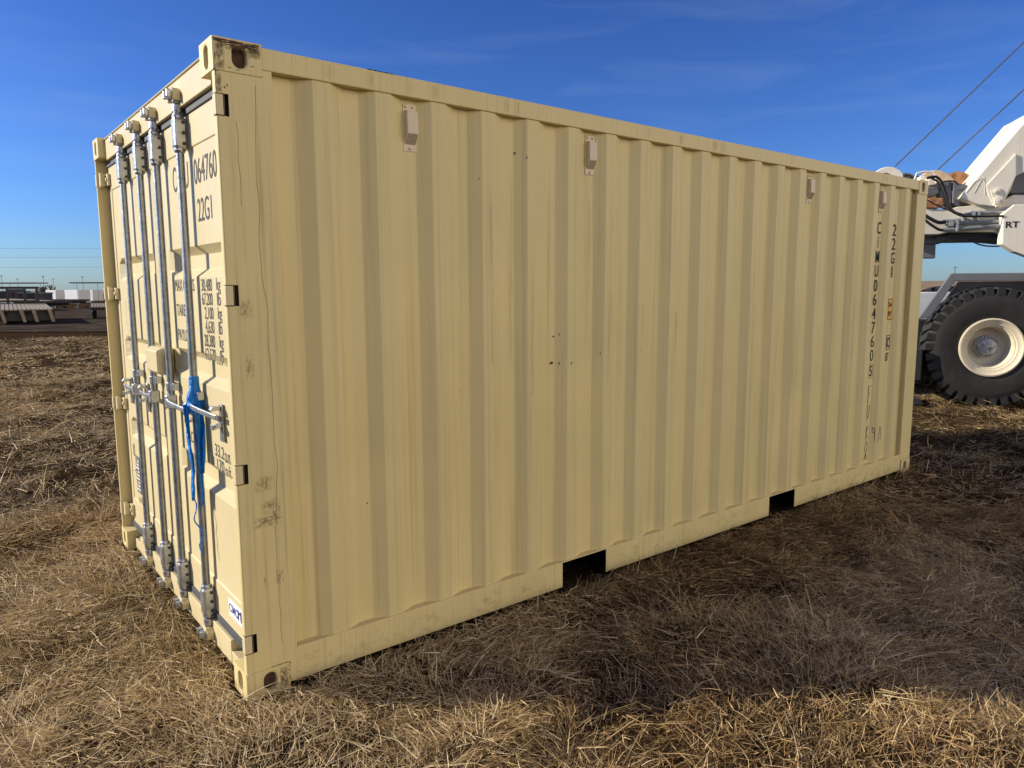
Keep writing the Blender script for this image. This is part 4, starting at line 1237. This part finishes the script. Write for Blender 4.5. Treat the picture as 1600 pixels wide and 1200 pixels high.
# ================================================================== left background
def frame(u, depth, rz=0.0):
    p = row_point(u, depth, 0)
    p.z = float(ground_z(p.x, p.y)) + .03
    return p, YAW - math.pi / 2 + rz
def flatbed(name, label, u, depth, rz, Ln, Wd, zd, m_deck, group, gooseneck=False, near_drop=0.0):
    """local X across the picture, Y away from the camera"""
    p, a = frame(u, depth, rz)
    e = tag(empty(name, p, a), label, 'trailer', group)
    b = MB(); n = 17
    for i in range(n):
        x0 = -Wd / 2 + Wd * i / n
        b.add([(x0, 0, zd - near_drop), (x0 + Wd / n - .03, 0, zd - near_drop), (x0 + Wd / n - .03, Ln, zd + .1), (x0, Ln, zd + .1),
               (x0, 0, zd - near_drop - .06), (x0 + Wd / n - .03, 0, zd - near_drop - .06), (x0 + Wd / n - .03, Ln, zd + .04), (x0, Ln, zd + .04)],
              [(0, 1, 2, 3), (7, 6, 5, 4), (0, 4, 5, 1), (1, 5, 6, 2), (2, 6, 7, 3), (3, 7, 4, 0)])
    b.build('deck', m_deck, e)
    b = MB()
    for x in (-Wd / 2 - .08, Wd / 2): b.box(x, x + .08, .02, Ln, zd - .2, zd - .02)
    for x in (-.5, .4): b.box(x, x + .12, .3, Ln, zd - .38, zd - .1)
    for i in range(6): b.box(-Wd / 2, Wd / 2, .2 + Ln * i / 6.2, .28 + Ln * i / 6.2, zd - .2, zd - .075)
    b.build('trailer_frame', m_tsteel, e)
    for yy in (Ln * .45, Ln * .45 + 1.0):
        for x in (-Wd / 2 + .12, Wd / 2 - .12):
            b = MB(); b.lathe([(.05, -.13), (.30, -.13), (.38, -.09), (.38, .09), (.30, .13), (.05, .13)], (x, yy, .38), 'x', 20)
            b.build('wheel', m_tyre, e, smooth=True)
    if gooseneck:
        b = MB(); zt_ = zd + .95
        for x in (-1.1, -.3, .55, 1.15): b.box(x - .07, x + .07, Ln - .1, Ln + .1, zd + .05, zt_)
        b.box(-1.2, 1.25, Ln - .12, Ln + .12, zt_ + .002, zt_ + .14); b.box(-1.2, 1.25, Ln - .08, Ln + .08, zd + .2, zd + .3)
        b.prism([(-.3, zt_ - .01), (.55, zt_ - .01), (.45, zt_ - .16), (-.2, zt_ - .16)], 'y', Ln - .09, Ln + .09)
        b.build('gooseneck', m_tsteel, e)
    return e
t1 = flatbed('flatbed_trailer', 'gooseneck flatbed trailer with pale planked deck at left edge', 36, 36.5, R(34.5), 8.0, 3.1, .80, m_wood, 'flatbed trailers in the yard', True, .06)
b = MB()
for x in (-1.60, -1.0, -.72, .1, .62, 1.30):
    b.prism([(x, .73), (x + .17, .73), (x + .29, .10), (x + .15, .10)], 'y', -.10, -.02)
b.build('ramp_stake', m_ttan, t1)
b = MB(); b.box(-1.62, 1.62, .3, .36, .16, .66); b.box(-1.45, -.6, -.03, .04, .1, .16)
b.build('rear_beam', m_tsteel, t1)
flatbed('flatbed_trailer', 'flatbed trailer with brown deck parked behind the gooseneck trailer', 66, 60, R(52), 9, 2.9, .82, m_ttan, 'flatbed trailers in the yard', False)
flatbed('flatbed_trailer', 'low black flatbed trailer in front of the white box trailers', 124, 68, R(118), 9, 2.4, .72, m_tsteel, 'flatbed trailers in the yard', False)
flatbed('flatbed_trailer', 'flatbed trailer half hidden by the container door corner at left', 190, 42, R(30), 6, 2.4, .74, m_ttan, 'flatbed trailers in the yard', False)
flatbed('flatbed_trailer', 'dark flatbed trailer at the left edge behind the gooseneck frame', 4, 70, R(118), 11, 2.4, .85, m_tsteel, 'flatbed trailers in the yard', False)

flatbed('flatbed_trailer', 'low dark flatbed trailer below the long white box trailer', 150, 78, R(122), 10, 2.4, .9, m_tsteel, 'flatbed trailers in the yard', False)
flatbed('flatbed_trailer', 'brown decked flatbed trailer right of the bare tree, far across the yard', 112, 92, R(110), 8, 2.5, 1.0, m_ttan, 'flatbed trailers in the yard', False)
def box_trailer(label, u, depth, rz, Ln):
    p, a = frame(u, depth, rz); zt_ = 1.66 - p.z
    e = tag(empty('box_trailer', p, a), label, 'box trailer', 'white box trailers across the yard')
    b = MB(); b.box(-1.25, 1.25, 0, Ln, zt_ - 2.75, zt_); b.build('cargo_box', m_wbox, e, bevel=.05)
    b = MB(); b.box(-1.0, 1.0, .2, Ln - .2, zt_ - 3.0, zt_ - 2.76)
    b.box(-.9, -.8, Ln * .2, Ln * .25, .3, zt_ - 3.0); b.build('trailer_frame', m_tsteel, e)
    for yy in (1.2, 2.4):
        for x in (-1.05, 1.05):
            b = MB(); b.lathe([(.05, -.15), (.45, -.15), (.5, -.1), (.5, .1), (.45, .15), (.05, .15)], (x, yy, .5), 'x', 18); b.build('wheel', m_tyre, e)
box_trailer('smaller white box trailer beside the bare tree', 108, 175, R(50), 6.5)
box_trailer('long white box trailer right of the smaller white trailer', 143, 165, R(50), 8)
box_trailer('white box trailer nearest the container corner', 164, 190, R(46), 9)
# dark low sheds
for (u, d, L_, h, lb) in ((56, 150, 7.5, 1.75, 'long dark low shed left of the bare tree'), (20, 160, 9, 2.05, 'dark shed with pale roof behind the gooseneck frame')):
    p, a = frame(u, d); e = tag(empty('shed', p, a), lb, 'shed')
    b = MB(); b.box(-L_ / 2 / 2, L_ / 2 / 2, 0, 5, 0, h + 2.6 - .4); b.build('wall', m_shed, e)
    b = MB(); hh = h + 2.6 - .398; b.prism([(-L_ / 4 - .2, hh), (L_ / 4 + .2, hh), (L_ / 4, hh + .25), (-L_ / 4, hh + .3)], 'y', -.2, 5.2); b.build('roof', m_pole, e)
# flat canopies on thin posts
for (ua, ub, lb) in ((-30, 68, 'long thin dark canopy edge above the gooseneck trailer'), (121, 190, 'long thin dark canopy edge beside the container corner')):
    pa = row_point(ua, 120, 0); pb = row_point(ub, 120, 0); gz = float(ground_z(pa.x, pa.y))
    Lc = (pb - pa).length; e = tag(empty('canopy', (pa.x, pa.y, gz), math.atan2(pb.y - pa.y, pb.x - pa.x)), lb, 'canopy', 'flat canopies over the yard')
    zc = 1.676 + 11 * 120 / FPX - gz
    b = MB(); b.box(0, Lc, 0, 3.5, zc - .10, zc + .08); b.build('roof', m_pole, e)
    for x in (.2, Lc * .5, Lc - .2):
        b = MB(); b.tube([(x, 1.7, 0), (x, 1.7, zc - .1)], .03, 6); b.build('post', m_pole, e)
# floodlight poles
for (u, v, d, lb) in ((18, 431, 230, 'leftmost thin floodlight pole on the horizon'), (42.5, 436, 260, 'shorter floodlight pole right of the leftmost pole'), (82, 432, 230, 'tall floodlight pole rising out of the bare tree'), (97, 436, 260, 'shorter floodlight pole right of the bare tree'), (142, 433, 230, 'floodlight pole nearest the container corner at left')):
    p = row_point(u, d, 0); p.z = float(ground_z(p.x, p.y)); h = 1.676 + (452.5 - v) * d / FPX - p.z
    e = tag(empty('floodlight_pole', p, YAW - math.pi / 2), lb, 'light pole', 'floodlight poles on the horizon')
    b = MB(); b.tube([(0, 0, 0), (0, 0, h)], [.10, .05], 6); b.build('pole', m_pole, e)
    b = MB(); b.box(-.35, .35, -.06, .06, h - .05, h + .04); b.box(-.35, -.12, -.15, .06, h + .045, h + .18); b.box(.12, .35, -.15, .06, h + .045, h + .18); b.build('floodlight', m_pole, e)
# power line with three wires
pe = []
pl = tag(empty('power_line', row_point(-420, 190, 0)), 'faint power line of three wires crossing the sky at left', 'power line')
def pole_mesh(name, p, h, parent):
    b = MB(); b.tube([p, p + Vector((0, 0, h))], [.2, .13], 8)
    ax = rgt * 1.2; c = p + Vector((0, 0, h - .45)); b.tube([c - ax, c + ax], .07, 5)
    return b.build(name, m_bark, parent)
for u in (-420, 700):
    p = row_point(u, 190, 0); p.z = float(ground_z(p.x, p.y)); pe.append(p)
    pole_mesh('pole', p - pl.location, 14.5, pl)
for i, v in enumerate((389, 402.5, 417.5)):
    b = MB(); z = 1.676 + (452.5 - v) * 190 / FPX
    a, c = pe[0], pe[1]; l = []
    for k in range(25):
        s_ = k / 24; q = a.lerp(c, s_); l.append(Vector((q.x, q.y, z + 1.0 - 1.2 * 4 * s_ * (1 - s_) * .9)) - pl.location)
    b.tube(l, .026, 5); b.build('wire', m_pole, pl)
p = row_point(1479, 330, 0); p.z = float(ground_z(p.x, p.y))
e = tag(empty('utility_pole', p), 'thin distant utility pole between the crane and the container end', 'utility pole')
pole_mesh('pole', Vector((0, 0, 0)), 13.5, e)

# bare tree and far brush
def bare_tree(u, d, h, label, seed, group=None):
    rnd = random.Random(seed)
    p = row_point(u, d, 0); p.z = float(ground_z(p.x, p.y))
    e = tag(empty('bare_tree', p), label, 'tree', group)
    tr, cr = MB(), MB()
    def grow(pos, dr, ln, r_, lev):
        end = pos + dr * ln
        (tr if lev < 2 else cr).tube([pos, pos.lerp(end, .5) + Vector((rnd.uniform(-.1, .1), rnd.uniform(-.1, .1), 0)) * ln, end], [max(r_, .05), max(r_ * .8, .045), max(r_ * .6, .04)], 4 if lev > 1 else 6, cap=False)
        if lev < 5:
            for _ in range(3 if lev else 5):
                nd = (dr + Vector((rnd.uniform(-1, 1), rnd.uniform(-1, 1), rnd.uniform(-.25, .7))) * .8).normalized()
                grow(pos + dr * ln * rnd.uniform(.6, 1), nd, ln * rnd.uniform(.55, .8), r_ * .55, lev + 1)
    grow(Vector((0, 0, 0)), Vector((0, 0, 1)), h * .28, h * .03, 0)
    tr.build('trunk', m_bark, e, fix=False); cr.build('crown', m_bark, e, fix=False)
bare_tree(86, 190, 8.6, 'bare brown tree on the horizon left of the white box trailers', 3)
bare_tree(72, 205, 6.6, 'smaller bare bush beside the bare tree on the horizon', 5)

S.render.engine = 'CYCLES'
S.cycles.max_bounces = 6
S.cycles.use_denoising = True
S.cycles.denoising_prefilter = 'ACCURATE'
